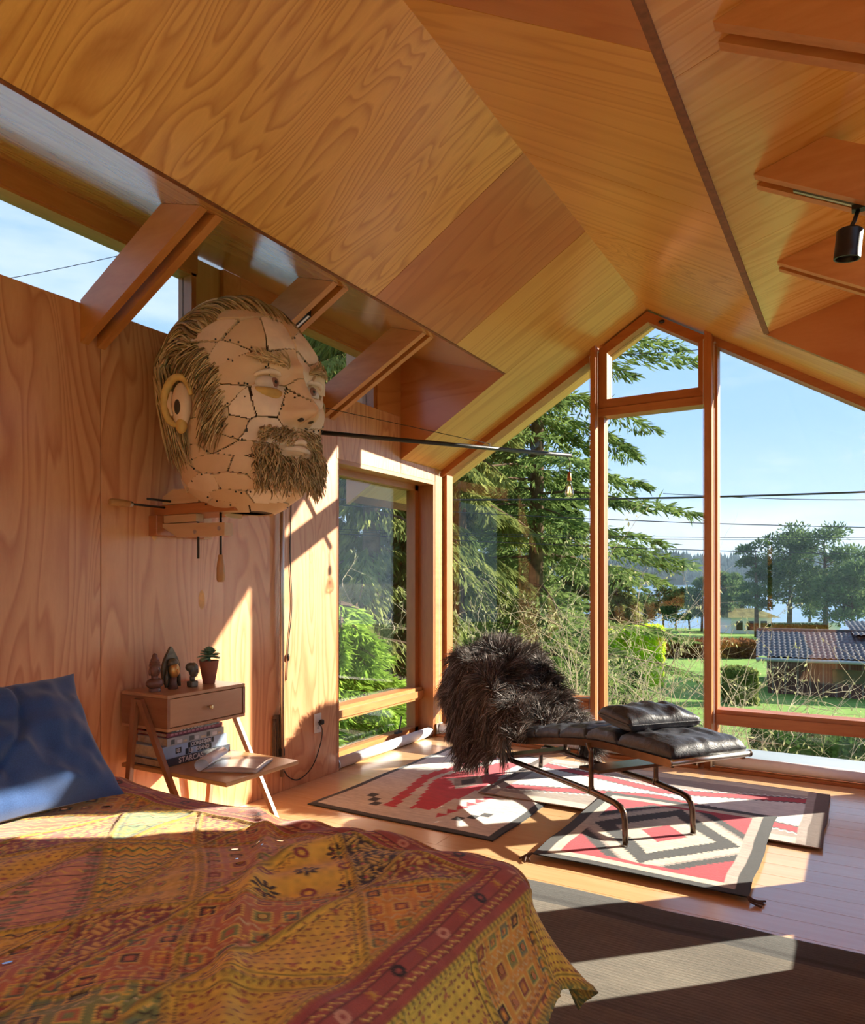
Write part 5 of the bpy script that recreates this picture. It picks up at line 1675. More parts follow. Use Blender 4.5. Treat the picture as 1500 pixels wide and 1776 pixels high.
# ------------------------------------------------------------------ chaise longue
CU, CW = Vector((-.8064, .5914, 0)), Vector((.5914, .8064, 0))
CB = Vector((-.923, 3.287, 0))
def ch(u, w, z): return CB + CU * u + CW * w + Vector((0, 0, z))
CWD = .393
RUGZ = .0285
M_ALU = NT('dark bronze aluminium'); n_ = M_ALU.noise(M_ALU.coords(), 30, 3); M_ALU.base(M_ALU.ramp(n_, [(.3, (.10, .065, .045)), (.7, (.17, .115, .085))])); M_ALU = M_ALU.set(.26, .5, .85)
M_LEA = NT('black leather')
n1 = M_LEA.noise(M_LEA.coords(), 16, 5, .6, 1.2); n2 = M_LEA.noise(M_LEA.coords(), 160, 3)
M_LEA.base(M_LEA.ramp(n1, [(.3, (.016, .018, .024)), (.7, (.052, .055, .066))])); M_LEA.bump(M_LEA.math('ADD', M_LEA.math('MULTIPLY', n1, 1.0), M_LEA.math('MULTIPLY', n2, .25)), .4, .009)
M_LEA = M_LEA.set(.44, .5, 0, .0)
cz = thing('chaise_longue', ch(.6, .2, 0), 'narrow black leather chaise longue on a dark metal frame', 'chaise')
RAIL = [(-.305, .478), (-.2, .474), (-.06, .469), (.10, .463), (.20, .457), (.335, .440), (.52, .408), (.70, .374), (.88, .338), (1.0, .318), (1.08, .318), (1.15, .345), (1.25, .43), (1.40, .56), (1.55, .68), (1.63, .735)]
def rail_at(u):
    return float(np.interp(u, [p[0] for p in RAIL], [p[1] for p in RAIL]))
for w in (0.0, CWD):
    poly = []
    P = RAIL
    up_, dn_ = [], []
    for i, (u, z) in enumerate(P):
        a, b = P[max(i - 1, 0)], P[min(i + 1, len(P) - 1)]
        tn = Vector((b[0] - a[0], b[1] - a[1])).normalized(); nn = Vector((-tn.y, tn.x))
        up_.append((u + nn.x * .008, z + nn.y * .008)); dn_.append((u - nn.x * .026, z - nn.y * .026))
    vs, fs = [], []
    for (a, b) in zip(up_, dn_):
        for q, ww in ((a, -.007), (a, .007), (b, .007), (b, -.007)):
            vs.append(ch(q[0], w + ww, q[1]))
    for i in range(len(P) - 1):
        for k in range(4):
            l = (k + 1) % 4
            fs.append((i*4+k, i*4+l, i*4+4+l, i*4+4+k))
    fs += [(3, 2, 1, 0), tuple(range((len(P)-1)*4, len(P)*4))]
    mesh_obj('side_rail', vs, fs, M_ALU, cz)
    leg = catmull([(0, .0), (.002, .08), (.008, .155), (.035, .192), (.10, .205), (.26, .212)], 5)if False else None
    pts = [(0, RUGZ), (.003, .08), (.006, .14), (.014, .172), (.035, .192), (.075, .201), (.26, .206), (.6, .196), (.95, .184), (1.24, .176), (1.30, .170), (1.335, .15), (1.352, .12), (1.358, .07), (1.36, RUGZ if w == 0 else RUGZ)]
    MB().tube([ch(u, w, z) for u, z in pts], [.013, .0135, .014, .015, .016, .015, .0165, .0145, .0145, .015, .016, .015, .014, .0135, .013], 12).build('leg', M_ALU, cz, True)
    for u, z0 in ((.262, .205), (1.075, .18)):
        MB().tube([ch(u, w, z0 - .005), ch(u, w, z0 + .03), ch(u, w, rail_at(u) - .05), ch(u + (.012 if u < 1 else 0), w, rail_at(u) - .01)], [.020, .0125, .0125, .022], 12).build('post', M_ALU, cz, True)
    for u in (0, 1.36):
        MB().tube([ch(u, w, RUGZ - .003), ch(u, w, RUGZ + .006)], .016, 14).build('foot_glide', M_STEEL, cz)
MB().tube([ch(-.312, -.02, .476), ch(-.312, CWD + .02, .476)], .0135, 14).build('end_bar', M_STEEL, cz, True)
for w in (-.026, CWD + .02):
    MB().tube([ch(-.312, w, .476), ch(-.312, w + .008, .476)], .015, 14).build('end_cap', M_ALU, cz)
MB().tube([ch(1.64, 0, .74), ch(1.64, CWD, .74)], .012, 12).build('end_bar', M_ALU, cz, True)
MB().prism([ch(.20, .0, .305), ch(.20, CWD, .305), ch(.36, CWD, .292), ch(.36, 0, .292)], (0, 0, .016)).build('stretcher', M_ALU, cz)
MB().prism([ch(1.02, .0, .20), ch(1.02, CWD, .20), ch(1.10, CWD, .20), ch(1.10, 0, .20)], (0, 0, .016)).build('stretcher', M_ALU, cz)
def pad(u0, u1, th=.062, name='cushion', par=cz, w0=-.006, w1=CWD + .006, seed=0):
    nu, nw = 26, 34
    a, b = np.meshgrid(np.linspace(-1, 1, nu), np.linspace(-1, 1, nw))
    k = (1 - np.abs(a) ** 5) ** .4 * (1 - np.abs(b) ** 7) ** .4
    crease = .012 * vnoise(a * .6 + 3 + seed, b * 1.8 + 3, 60 + seed, .25) + .008 * np.sin(a * 5 + b * 2 + seed) * vnoise(a + 5, b + 5, 63 + seed, .4) - .012 * np.exp(-(a / .16) ** 2) * np.exp(-((b) / .16) ** 2) * 1.4
    up = .010 + th * (.30 + .70 * k) * (1 + .12 * (1 - a * a)) + crease * k
    up = np.where((np.abs(a) > .999) | (np.abs(b) > .999), .010 + th * .30, up)
    V = []
    for side in (1, 0):
        for i in range(nw):
            for j in range(nu):
                rr = 1.0 - (.0 if side else .02)
                u = (u0 + u1) / 2 + a[i, j] * (u1 - u0) / 2 * rr; w = (w0 + w1) / 2 + b[i, j] * (w1 - w0) / 2 * rr
                z0 = rail_at(u); sl = (rail_at(u + .02) - rail_at(u - .02)) / .04
                nn = Vector((-sl, 1)).normalized()
                h = float(up[i, j]) if side else .006
                V.append(ch(u + nn.x * h, w, z0 + nn.y * h))
    F = grid_faces(nw, nu, wrap=False)
    m = nu; n = nw
    ring = np.concatenate([np.arange(m), np.arange(1, n) * m + m - 1, (n - 1) * m + np.arange(m - 2, -1, -1), np.arange(n - 2, 0, -1) * m])
    kk = np.arange(len(ring)); k2 = (kk + 1) % len(ring)
    sk = np.stack([ring[kk], ring[kk] + n * m, ring[k2] + n * m, ring[k2]], -1)
    o = mesh_obj(name, np.array([tuple(v) for v in V]), np.concatenate([F, (F + n * m)[:, ::-1], sk]), M_LEA, par, True)
    rim = [ch(0, 0, 0)] * 0
    return o
for i, (u0, u1) in enumerate(((-.315, .055), (.062, .30), (.306, .53), (.536, .77), (.776, 1.02), (1.10, 1.34), (1.346, 1.60))):
    pad(u0, u1, .066 if i == 0 else .054, seed=i)
# loose cushion on the foot end
lc = thing('loose_cushion', ch(.07, .2, .545), 'black leather cushion lying on the foot end of the chaise', 'cushion')
nu, nv = 40, 30
a, b = np.meshgrid(np.linspace(-1, 1, nu), np.linspace(-1, 1, nv))
V = []
for sgn in (1, -1):
    k = (1 - np.abs(a) ** 4.5) ** .42 * (1 - np.abs(b) ** 3.2) ** .42
    hh = sgn * (.014 + .036 * k) + (.016 * vnoise(a * 2 + 3, b * .5 + 3, 71, .3) + .010 * np.sin(a * 7 + 2 * b)) * k * (sgn > 0)
    for i in range(nv):
        for j in range(nu):
            V.append(ch(.065 + b[i, j] * .115 - .01 * a[i, j], .185 + a[i, j] * .192, .588 + float(hh[i, j]) + .010 * b[i, j]))
F = grid_faces(nv, nu, wrap=False)
m, n = nu, nv
ring = np.concatenate([np.arange(m), np.arange(1, n) * m + m - 1, (n - 1) * m + np.arange(m - 2, -1, -1), np.arange(n - 2, 0, -1) * m])
kk = np.arange(len(ring)); k2 = (kk + 1) % len(ring)
sk = np.stack([ring[kk], ring[kk] + n * m, ring[k2] + n * m, ring[k2]], -1)
mesh_obj('cushion_cover', np.array([tuple(v) for v in V]), np.concatenate([F, (F + n * m)[:, ::-1], sk]), M_LEA, lc, True)
wl_ = [ch(.065 + bb * .116 - .01 * aa, .185 + aa * .194, .588 + .010 * bb) for aa, bb in [(-1 + .1 * i, -1) for i in range(20)] + [(1, -1 + .1 * i) for i in range(20)] + [(1 - .1 * i, 1) for i in range(20)] + [(-1, 1 - .1 * i) for i in range(21)]]
MB().tube(wl_, .004, 6).build('piping', M_LEA, lc, True)

# ------------------------------------------------------------------ long-haired sheepskin over the back of the chaise
fur = thing('sheepskin_throw', ch(1.4, 0, .1), 'shaggy dark grey sheepskin draped over the back of the chaise', 'throw')
M_HIDE = plain('dark hide', (.03, .022, .018), 1.0, .0)
FURM = [plain('fur dark', (.065, .054, .048), .7, .3), plain('fur brown', (.15, .12, .105), .65, .35), plain('fur grey', (.36, .33, .31), .6, .4)]
def hem_z(u): return .13 + .10 * math.sin((u - 1.0) * 9) * .6 + (.10 if u < 1.1 else 0) + max(0, (u - 1.6)) * .3
def top_z(u):
    return float(np.interp(u, [.86, .95, 1.05, 1.2, 1.35, 1.5, 1.62, 1.70, 1.76], [.39, .43, .485, .58, .68, .755, .785, .76, .68]))
sec = []
US = np.linspace(.86, 1.77, 30)
for u in US:
    tz, hz = top_z(u), max(.06, hem_z(u))
    if u < 1.0: hz = tz - .06
    L = []
    for t in np.linspace(0, 1, 12): L.append((-.065 - .02 * math.sin(t * 3), hz + (tz - .045 - hz) * t))
    for t in np.linspace(0, 1, 12): L.append((-.05 + (CWD + .09) * t, tz - .02 * (2 * t - 1) ** 4 + .015 * math.sin(t * 5 + u * 7)))
    for t in np.linspace(0, 1, 6): L.append((CWD + .055, tz - .03 - .16 * t))
    sec.append([tuple(ch(u, w, z)) for w, z in L])
SEC = np.array(sec)
nU, nL, _ = SEC.shape
FF = grid_faces(nU, nL, wrap=False)
# back closing sheet
bk = []
for t in np.linspace(0, 1, 14):
    bk.append([tuple(ch(1.77 + .03 * math.sin(t * 3), w, .68 - .40 * t)) for w in np.linspace(-.065, CWD + .055, 16)])
BK = np.array(bk)
hide_v = np.concatenate([SEC.reshape(-1, 3), BK.reshape(-1, 3)])
hide_f = np.concatenate([FF, grid_faces(14, 16, wrap=False) + nU * nL])
mesh_obj('hide', hide_v, hide_f, M_HIDE, fur, True)
tri = hide_v[hide_f]
e1, e2 = tri[:, 1] - tri[:, 0], tri[:, 3] - tri[:, 0]
ar = np.linalg.norm(np.cross(e1, e2), axis=1); nrm = np.cross(e1, e2) / (ar[:, None] + 1e-12)
cen = np.array(ch(1.4, .2, .35))
fc_ = tri.mean(1)
flip = ((fc_ - cen) * nrm).sum(1) < 0
nrm[flip] *= -1
nrm[(np.abs(nrm[:, 2]) > .45) & (nrm[:, 2] < 0)] *= -1
S = 36000
pick = RNG.choice(len(ar), S, p=ar / ar.sum())
r1, r2_ = RNG.random(S), RNG.random(S)
root = tri[pick, 0] + e1[pick] * r1[:, None] + e2[pick] * r2_[:, None]
nn = nrm[pick]
clump = np.stack([vnoise(root[:, 0] + 5, root[:, 2] + 3, s, .055) + .6 * vnoise(root[:, 1] + 2, root[:, 2] + 7, s + 5, .10) for s in (81, 82, 83)], -1)
gt = np.array((0, 0, -1.0)) + nn * nn[:, 2:3]
dirn = nn * .62 + gt * .7 + clump * 2.0 + RNG.normal(0, .22, (S, 3))
dirn /= np.linalg.norm(dirn, axis=1, keepdims=True)
L = RNG.uniform(.05, .105, S)
N = 5; tt = np.linspace(0, 1, N)
pth = root[:, None] + dirn[:, None] * (L[:, None] * tt)[..., None]
pth[..., 2] -= (L * .5 * np.clip(1 - nn[:, 2] * 1.1, .05, 1))[:, None] * tt ** 2
pth += (clump[:, None] * (.05 * tt ** 2)[None, :, None])
ribbons('fur_strands', pth, RNG.uniform(.0011, .0021, S), [FURM[0], FURM[0], FURM[1], FURM[1], FURM[2]], fur)

# ------------------------------------------------------------------ outside: ground, lake, far shore
RV, FV = Vector((CA, SA, 0)), Vector((-SA, CA, 0))          # right and forward of the view, on the ground
def gz(d):
    return np.interp(d, [0, 8, 15, 30, 75, 95, 112, 125, 3000], [-2.5, -2.7, -3.0, -3.25, -3.75, -4.4, -6.6, -8.6, -9.5])
def gpt(x, depth, dz=0.0):
    p = at(x, HYP, depth)
    return Vector((p.x, p.y, float(gz(math.hypot(p.x, p.y))) + dz))
M_LAWN = NT('lawn')
n1 = M_LAWN.noise(M_LAWN.coords(), .12, 4, .6); n2 = M_LAWN.noise(M_LAWN.coords(), 2.5, 4)
c_ = M_LAWN.ramp(n1, [(.35, (.10, .20, .045)), (.5, (.17, .30, .06)), (.62, (.21, .34, .08)), (.70, (.16, .13, .08))])
M_LAWN.base(M_LAWN.mix(.35, c_, M_LAWN.ramp(n2, [(.3, (.05, .10, .02)), (.7, (.28, .42, .11))]))); M_LAWN = M_LAWN.set(.95, .1)
rr_ = np.concatenate([np.linspace(0, 40, 30), np.linspace(44, 150, 34)])
th_ = np.linspace(-math.pi, math.pi, 121)[:-1]
RR, TT = np.meshgrid(rr_, th_, indexing='ij')
gv = np.stack([RR * np.cos(TT), RR * np.sin(TT), gz(RR) + .18 * vnoise(RR * np.cos(TT) + 200, RR * np.sin(TT) + 200, 91, 5.0) * np.clip(RR / 20, 0, 1)], -1).reshape(-1, 3)
g = mesh_obj('ground', gv, grid_faces(len(rr_), 120), M_LAWN, None, True, origin=(0, 0, 0)); tag(g, 'lawns sloping from the house to the lake shore', 'ground', kind='structure')
M_WATER = NT('lake water'); n_ = M_WATER.noise(M_WATER.coords((.02, .02, .02)), 6, 3); M_WATER.base((.10, .20, .30)); M_WATER = M_WATER.set(.22, .6)
lk = MB().prism([tuple(RV * a + FV * b + Vector((0, 0, -8.5))) for a, b in ((-4500, 60), (4500, 60), (4500, 3000), (-4500, 3000))], (0, 0, .3)).build('lake', M_WATER); tag(lk, 'calm pale blue lake beyond the trees', 'lake', kind='structure')
M_HILL = plain('far forest', (.030, .055, .035), .95, .1, nscale=.02, namp=.4)
hx = np.linspace(-3000, 2600, 220)
ht = 128 + 26 * vnoise(hx + 9000, hx * 0, 93, 500) + 22 * vnoise(hx + 9000, hx * 0 + 4, 94, 130)
ht = np.where(hx > 500, ht - np.clip((hx - 500) * .03, 0, 22), ht)
rows = []
for k, (fz, fd) in enumerate(((0, 0), (.3, 40), (.62, 110), (.9, 210), (1.0, 300), (.6, 900))):
    rows.append(np.stack([RV.x * hx + FV.x * (2450 + fd + 0 * hx), RV.y * hx + FV.y * (2450 + fd + 0 * hx), -8 + ht * fz], -1))
hill = mesh_obj('hill', np.array(rows).reshape(-1, 3), grid_faces(6, 220, wrap=False), M_HILL, None, True, origin=(0, 0, -8)); tag(hill, 'long wooded hill on the far shore', 'hill', kind='structure')
# forest on the hill: thousands of small spires
S = 5200
fx = RNG.uniform(-2600, 2300, S); fk = RNG.random(S) ** .6
fzp = np.interp(fk, [0, .3, .62, .9, 1], [0, 40, 110, 210, 300]); hh = np.interp(fx, hx, ht)
fp_ = np.stack([RV.x * fx + FV.x * (2450 + fzp), RV.y * fx + FV.y * (2450 + fzp), -8 + hh * np.interp(fzp, [0, 40, 110, 210, 300], [0, .3, .62, .9, 1.0])], -1)
sz = RNG.uniform(16, 34, S); wd = sz * RNG.uniform(.18, .34, S)
rv, fv = np.array(RV), np.array(FV)
V = np.stack([fp_ - rv * wd[:, None], fp_ + rv * wd[:, None] * .5 - fv * wd[:, None], fp_ + rv * wd[:, None], fp_ + fv * wd[:, None], fp_ + np.array((0, 0, 1)) * sz[:, None]], 1)
ix = np.arange(S)[:, None] * 5
Ff = np.concatenate([ix + np.array([[0, 1, 4]]), ix + np.array([[1, 2, 4]]), ix + np.array([[2, 3, 4]]), ix + np.array([[3, 0, 4]])])
ft = mesh_obj('hill_forest', V.reshape(-1, 3), Ff, M_HILL, None, False, origin=(0, 0, -8)); tag(ft, 'dense distant conifers covering the far hill', 'forest', kind='stuff')
# thin haze over the lake
hz_ = bpy.data.materials.new('lake haze'); hz_.use_nodes = True
t_ = hz_.node_tree; t_.nodes.clear()
o_ = t_.nodes.new('ShaderNodeOutputMaterial'); v_ = t_.nodes.new('ShaderNodeVolumeScatter')
v_.inputs['Color'].default_value = (.55, .75, 1, 1); v_.inputs['Density'].default_value = .00005; v_.inputs['Anisotropy'].default_value = .3
t_.links.new(v_.outputs[0], o_.inputs['Volume'])
hv = MB().prism([tuple(RV * a + FV * b + Vector((0, 0, -8.0))) for a, b in ((-3600, 260), (3400, 260), (3400, 2960), (-3600, 2960))], (0, 0, 175)).build('lake_haze', hz_); tag(hv, 'thin bluish haze hanging over the lake', 'haze', kind='stuff')

# ------------------------------------------------------------------ foliage
def leaf_mat(name, lo, hi, tr=.35, sc=1.3):
    m = bpy.data.materials.new(name); m.use_nodes = True
    t = m.node_tree; t.nodes.clear()
    o = t.nodes.new('ShaderNodeOutputMaterial'); mi = t.nodes.new('ShaderNodeMixShader'); mi.inputs[0].default_value = tr
    d = t.nodes.new('ShaderNodeBsdfDiffuse'); l = t.nodes.new('ShaderNodeBsdfTranslucent')
    tcn = t.nodes.new('ShaderNodeTexCoord'); nz = t.nodes.new('ShaderNodeTexNoise'); nz.inputs['Scale'].default_value = sc; nz.inputs['Detail'].default_value = 5
    rp_ = t.nodes.new('ShaderNodeValToRGB'); rp_.color_ramp.elements[0].position = .34; rp_.color_ramp.elements[0].color = (*lo, 1); rp_.color_ramp.elements[1].position = .68; rp_.color_ramp.elements[1].color = (*hi, 1)
    t.links.new(tcn.outputs['Object'], nz.inputs['Vector']); t.links.new(nz.outputs[0], rp_.inputs[0])
    t.links.new(rp_.outputs[0], d.inputs[0]); t.links.new(rp_.outputs[0], l.inputs[0]); t.links.new(d.outputs[0], mi.inputs[1]); t.links.new(l.outputs[0], mi.inputs[2]); t.links.new(mi.outputs[0], o.inputs[0])
    return m
M_FIR = leaf_mat('fir needles', (.06, .11, .035), (.24, .33, .10))
M_CEDAR = leaf_mat('cedar sprays', (.07, .11, .035), (.33, .36, .11), sc=.9)
M_BOUGH = leaf_mat('bright boughs', (.14, .26, .03), (.40, .58, .10), .4, 2.5)
M_PINE = leaf_mat('pine needles', (.04, .085, .04), (.16, .23, .085))
M_HEDGE = leaf_mat('chartreuse hedge', (.40, .58, .03), (.68, .84, .08), .55, 2)
M_HEDGE2 = leaf_mat('dark hedge', (.03, .07, .02), (.10, .17, .045), .3, 2)
M_SHRUBLEAF = leaf_mat('pale catkins', (.26, .27, .11), (.50, .49, .26), .3, 3)
M_BROWNH = leaf_mat('brown hedge leaf', (.13, .06, .03), (.27, .13, .06), .3, 2)
M_BARK = plain('grey-brown bark', (.11, .075, .05), .95, .1, nscale=6, namp=.5)
M_TWIG = plain('pale bare twig', (.42, .34, .22), .85, .2, nscale=5, namp=.35)
def diamonds(P, Dv, Ln, Wd, up=None):
    """leaf sprays: thin bent kites from P along Dv"""
    n = len(P)
    Dv = Dv / (np.linalg.norm(Dv, axis=1, keepdims=True) + 1e-9)
    ref = RNG.normal(size=(n, 3)) if up is None else up
    s = np.cross(Dv, ref); s /= np.linalg.norm(s, axis=1, keepdims=True) + 1e-9
    nb = np.cross(s, Dv)
    a = P + Dv * (Ln * .45)[:, None] + nb * (Ln * .06)[:, None]
    V = np.stack([P, a + s * Wd[:, None], P + Dv * Ln[:, None], a - s * Wd[:, None]], 1)
    F = (np.arange(n)[:, None] * 4 + np.array([[0, 1, 2, 3]]))
    return V.reshape(-1, 3), F
def conifer(name, base, H, R, label, mat, group, nb=90, per=60, droop=.5, start=.12, spray=.45, width=.07, hang=.5, trunk=.2, gaps=.0, fine=1.0):
    t = thing(name, base, label, 'tree', group)
    B = np.array(base)
    MB().tube([tuple(B + np.array((0, 0, -.3))), tuple(B + np.array((.03 * H * .2, 0, H * .5))), tuple(B + np.array((0, 0, H)))], [trunk, trunk * .62, .02], 9).build('trunk', M_BARK, t, True)
    h = np.sort(RNG.random(nb)) ** .9 * (1 - start) + start
    az = RNG.uniform(0, 2 * math.pi, nb)
    Lb = R * (1 - h) ** .75 * RNG.uniform(.6, 1.1, nb) + .25
    tt = RNG.random((nb, per)) ** .75
    rad = Lb[:, None] * tt
    z = (h * H)[:, None] - droop * Lb[:, None] * tt ** 1.6 * .8 + .12 * Lb[:, None] * tt
    d0 = np.stack([np.cos(az), np.sin(az), 0 * az], -1)
    P = B + d0[:, None] * rad[..., None]; P[..., 2] = B[2] + z
    sd = np.stack([-np.sin(az), np.cos(az), 0 * az], -1)
    sgn = RNG.choice([-1, 1], (nb, per))
    lat = RNG.random((nb, per)) * (Lb[:, None] * .26 * (1 - tt * .75))
    P = P + sd[:, None] * (sgn * lat)[..., None]
    P[..., 2] -= lat * .25 + RNG.random((nb, per)) * .12
    Dv = d0[:, None] * .7 + sd[:, None] * (sgn * .55)[..., None] + np.array((0, 0, -hang)) + RNG.normal(0, .28, (nb, per, 3))
    P, Dv = P.reshape(-1, 3), Dv.reshape(-1, 3)
    n = len(P)
    V, F = diamonds(P, Dv, spray * RNG.uniform(.55, 1.3, n), width * RNG.uniform(.6, 1.3, n) * fine)
    o = mesh_obj('foliage', V, F, mat, t); tag(o, kind='stuff')
    br = MB()
    for i in range(0, nb, 2):
        q = [B + np.array((0, 0, h[i] * H)) + d0[i] * Lb[i] * s_ + np.array((0, 0, -droop * Lb[i] * s_ ** 1.6 * .8 + .12 * Lb[i] * s_)) for s_ in (0, .35, .7, .95)]
        br.tube([tuple(x) for x in q], [.045, .03, .02, .008], 4, cap=False)
    o = br.build('branches', M_BARK, t); tag(o, kind='stuff')
    return t
GA, GB_ = 'tall conifers beside the house', 'shore pines'
conifer('fir_tree', gpt(926, 20), 23, 6.0, 'tall fir with a straight trunk seen through the left gable window', M_FIR, GA, 210, 400, .35, .06, .30, .032, .35, .24)
conifer('cedar_tree', gpt(640, 15.5), 17, 3.6, 'drooping cedar filling the side window', M_CEDAR, GA, 160, 380, .75, .05, .30, .028, 1.1, .25)
conifer('cedar_tree', gpt(792, 17), 14.0, 3.0, 'drooping cedar at the left edge of the left gable window', M_CEDAR, GA, 140, 380, .75, .05, .30, .028, 1.1, .25)
conifer('cedar_tree', gpt(862, 27), 15, 3.8, 'dark cedar behind the tall fir, left of its trunk', M_FIR, GA, 120, 300, .7, .05, .40, .045, .9, .25)
conifer('cedar_tree', gpt(560, 21), 16, 3.8, 'cedar glimpsed through the clerestory behind the head', M_CEDAR, GA, 120, 300, .7, .05, .36, .04, .9, .25)
conifer('cedar_tree', gpt(715, 30), 12, 3.8, 'distant dark cedar at the right of the side window', M_FIR, GA, 110, 260, .7, .05, .42, .05, .9, .25)
conifer('fir_tree', gpt(985, 31), 9.2, 2.0, 'lower bushy fir to the right of the tall fir trunk', M_FIR, GA, 110, 300, .5, .04, .34, .04, .5, .2)
conifer('fir_tree', gpt(1068, 42), 5.4, 2.4, 'small yellow-green conifer beside the left gable mullion', M_CEDAR, GA, 80, 100, .5, .04, .5, .08, .5, .15)
conifer('young_hemlock', gpt(590, 8.2), 3.7, 1.7, 'bright green young hemlock just outside the side window', M_BOUGH, GA, 130, 260, .55, .10, .15, .014, .35, .06)
conifer('young_hemlock', gpt(680, 8.8), 2.6, 1.5, 'low bright green bough at the foot of the side window', M_BOUGH, GA, 100, 220, .55, .08, .15, .014, .35, .05)

def pine(base, H, R, label, n_cl=22, first=.38):
    t = thing('pine_tree', base, label, 'tree', GB_)
    B = np.array(base)
    lean = RNG.normal(0, .03, 2) * H
    top = B + np.array((lean[0], lean[1], H))
    MB().tube([tuple(B - np.array((0, 0, .3))), tuple(B * .5 + top * .5 + np.array((lean[1] * .4, 0, 0))), tuple(top - np.array((0, 0, .3)))], [.026 * H, .018 * H, .02], 8).build('trunk', M_BARK, t, True)
    Ps, Ds = [], []
    br = MB()
    for k in range(n_cl):
        f = first + (1 - first) * (k + .5) / n_cl
        rr = R * (math.sin(math.pi * (.12 + .80 * ((f - first) / (1 - first)))) ** .7) * RNG.uniform(.35, 1.0)
        a = RNG.uniform(0, 6.28)
        c = B + (top - B) * f + np.array((math.cos(a) * rr, math.sin(a) * rr, RNG.uniform(-.1, .3)))
        br.tube([tuple(B + (top - B) * max(f - .06, 0)), tuple(c)], [.05, .015], 4, cap=False)
        sz = R * RNG.uniform(.32, .5)
        q = RNG.normal(size=(170, 3)); q /= np.linalg.norm(q, axis=1, keepdims=True); q *= RNG.random((170, 1)) ** .4
        Ps.append(c + q * np.array((sz, sz, sz * .5))); Ds.append(q * np.array((1, 1, .6)) + np.array((0, 0, .35)) + RNG.normal(0, .3, (170, 3)))
    o = br.build('branches', M_BARK, t); tag(o, kind='stuff')
    P, Dv = np.concatenate(Ps), np.concatenate(Ds)
    V, F = diamonds(P, Dv, RNG.uniform(.22, .5, len(P)), RNG.uniform(.05, .10, len(P)))
    o = mesh_obj('foliage', V, F, M_PINE, t); tag(o, kind='stuff')
    return t
for x, d, ytop, R, lab, nc in ((1312, 66, 945, 1.6, 'slender leaning shore pine left of the two big pines', 16), (1368, 68, 922, 3.0, 'broad shore pine with a forked trunk above the tiled roof', 32), (1432, 66, 920, 3.1, 'tallest broad shore pine over the house gable', 34), (1478, 60, 985, 2.6, 'dense dark pine crowding the right edge of the window', 26), (1512, 62, 960, 2.2, 'pine cut off by the right edge of the picture', 20),
                            (1118, 84, 1036, 1.5, 'first small shore pine right of the mullion', 14), (1150, 86, 1017, 1.9, 'small shore pine with a rounded crown over the water', 16), (1172, 80, 1030, 1.6, 'small shore pine left of the middle of the row', 14), (1196, 84, 1026, 1.6, 'small bushy shore pine right of the row middle', 14), (1217, 78, 1003, 1.9, 'shore pine at the right gable mullion', 18),
                            (1256, 74, 1000, 1.7, 'shore pine just right of the right gable mullion', 18), (1284, 78, 1004, 1.6, 'shore pine in front of the white cottage', 16), (1402, 82, 1000, 1.8, 'small pine between the two broad pines', 14)):
    b = gpt(x, d); top = at(x, ytop, d)
    pine(b, top.z - b.z, R, lab, nc, .30)

def hedge(x0, x1, depth, ztop, thick, mat, label, n=2600, leaf=.16, name='hedge'):
    b = gpt((x0 + x1) / 2, depth)
    w = (x1 - x0) / FPX * depth / 2
    t = thing(name, b, label, 'hedge')
    z0 = b.z - .1
    pts = [b + RV * (s * w * .97) + FV * (q * thick * .47) for s, q in ((-1, -1), (1, -1), (1, 1), (-1, 1))]
    MB().prism([(p.x, p.y, z0) for p in pts], (0, 0, ztop - z0 - .05)).build('hedge_core', mat, t)
    a = RNG.uniform(-1, 1, (n, 3)); ax = RNG.integers(0, 3, n); ax[ax == 2] = RNG.integers(1, 3, (ax == 2).sum())
    sg = np.where(RNG.random(n) < .8, np.where(ax == 2, 1, np.where(ax == 1, -1, np.sign(a[:, 0]))), 1)
    a[np.arange(n), ax] = sg
    P = np.array(b)[None] + np.array(RV) * (a[:, :1] * w) + np.array(FV) * (a[:, 1:2] * thick / 2)
    P[:, 2] = z0 + (a[:, 2] + 1) / 2 * (ztop - z0)
    Dv = RNG.normal(0, .6, (n, 3)) + np.array((0, 0, .5))
    V, F = diamonds(P, Dv, leaf * RNG.uniform(.6, 1.3, n), leaf * .4 * RNG.uniform(.6, 1.2, n))
    o = mesh_obj('hedge_leaves', V, F, mat, t); tag(o, kind='stuff')
hedge(1092, 1144, 32, at(1100, 1088, 32).z, 1.2, M_HEDGE, 'clipped chartreuse hedge block, the taller one')
hedge(1052, 1092, 33, at(1070, 1097, 33).z, 1.2, M_HEDGE, 'shorter chartreuse hedge block left of the taller one')
hedge(1050, 1100, 22, at(1070, 1165, 22).z, 1.6, M_HEDGE2, 'dark green shrub mass below the chartreuse hedge', 2200, .2, 'shrub_mass')
hedge(1146, 1300, 46, at(1200, 1112, 46).z, 2.0, M_BROWNH, 'brown winter hedge running across the garden', 3200, .22)
hedge(1330, 1425, 62, at(1370, 1084, 62).z, 1.5, M_HEDGE2, 'low dark hedge beside the white cottage', 1800, .2)
hedge(1262, 1302, 27, at(1290, 1162, 27).z, 1.2, M_CEDAR, 'yellow-green bush at the corner of the brick house', 1500, .16, 'garden_bush')
hedge(1330, 1620, 9.5, at(1400, 1268, 9.5).z, 1.2, M_HEDGE2, 'dark leafy hedge just below the right gable window', 5200, .07)

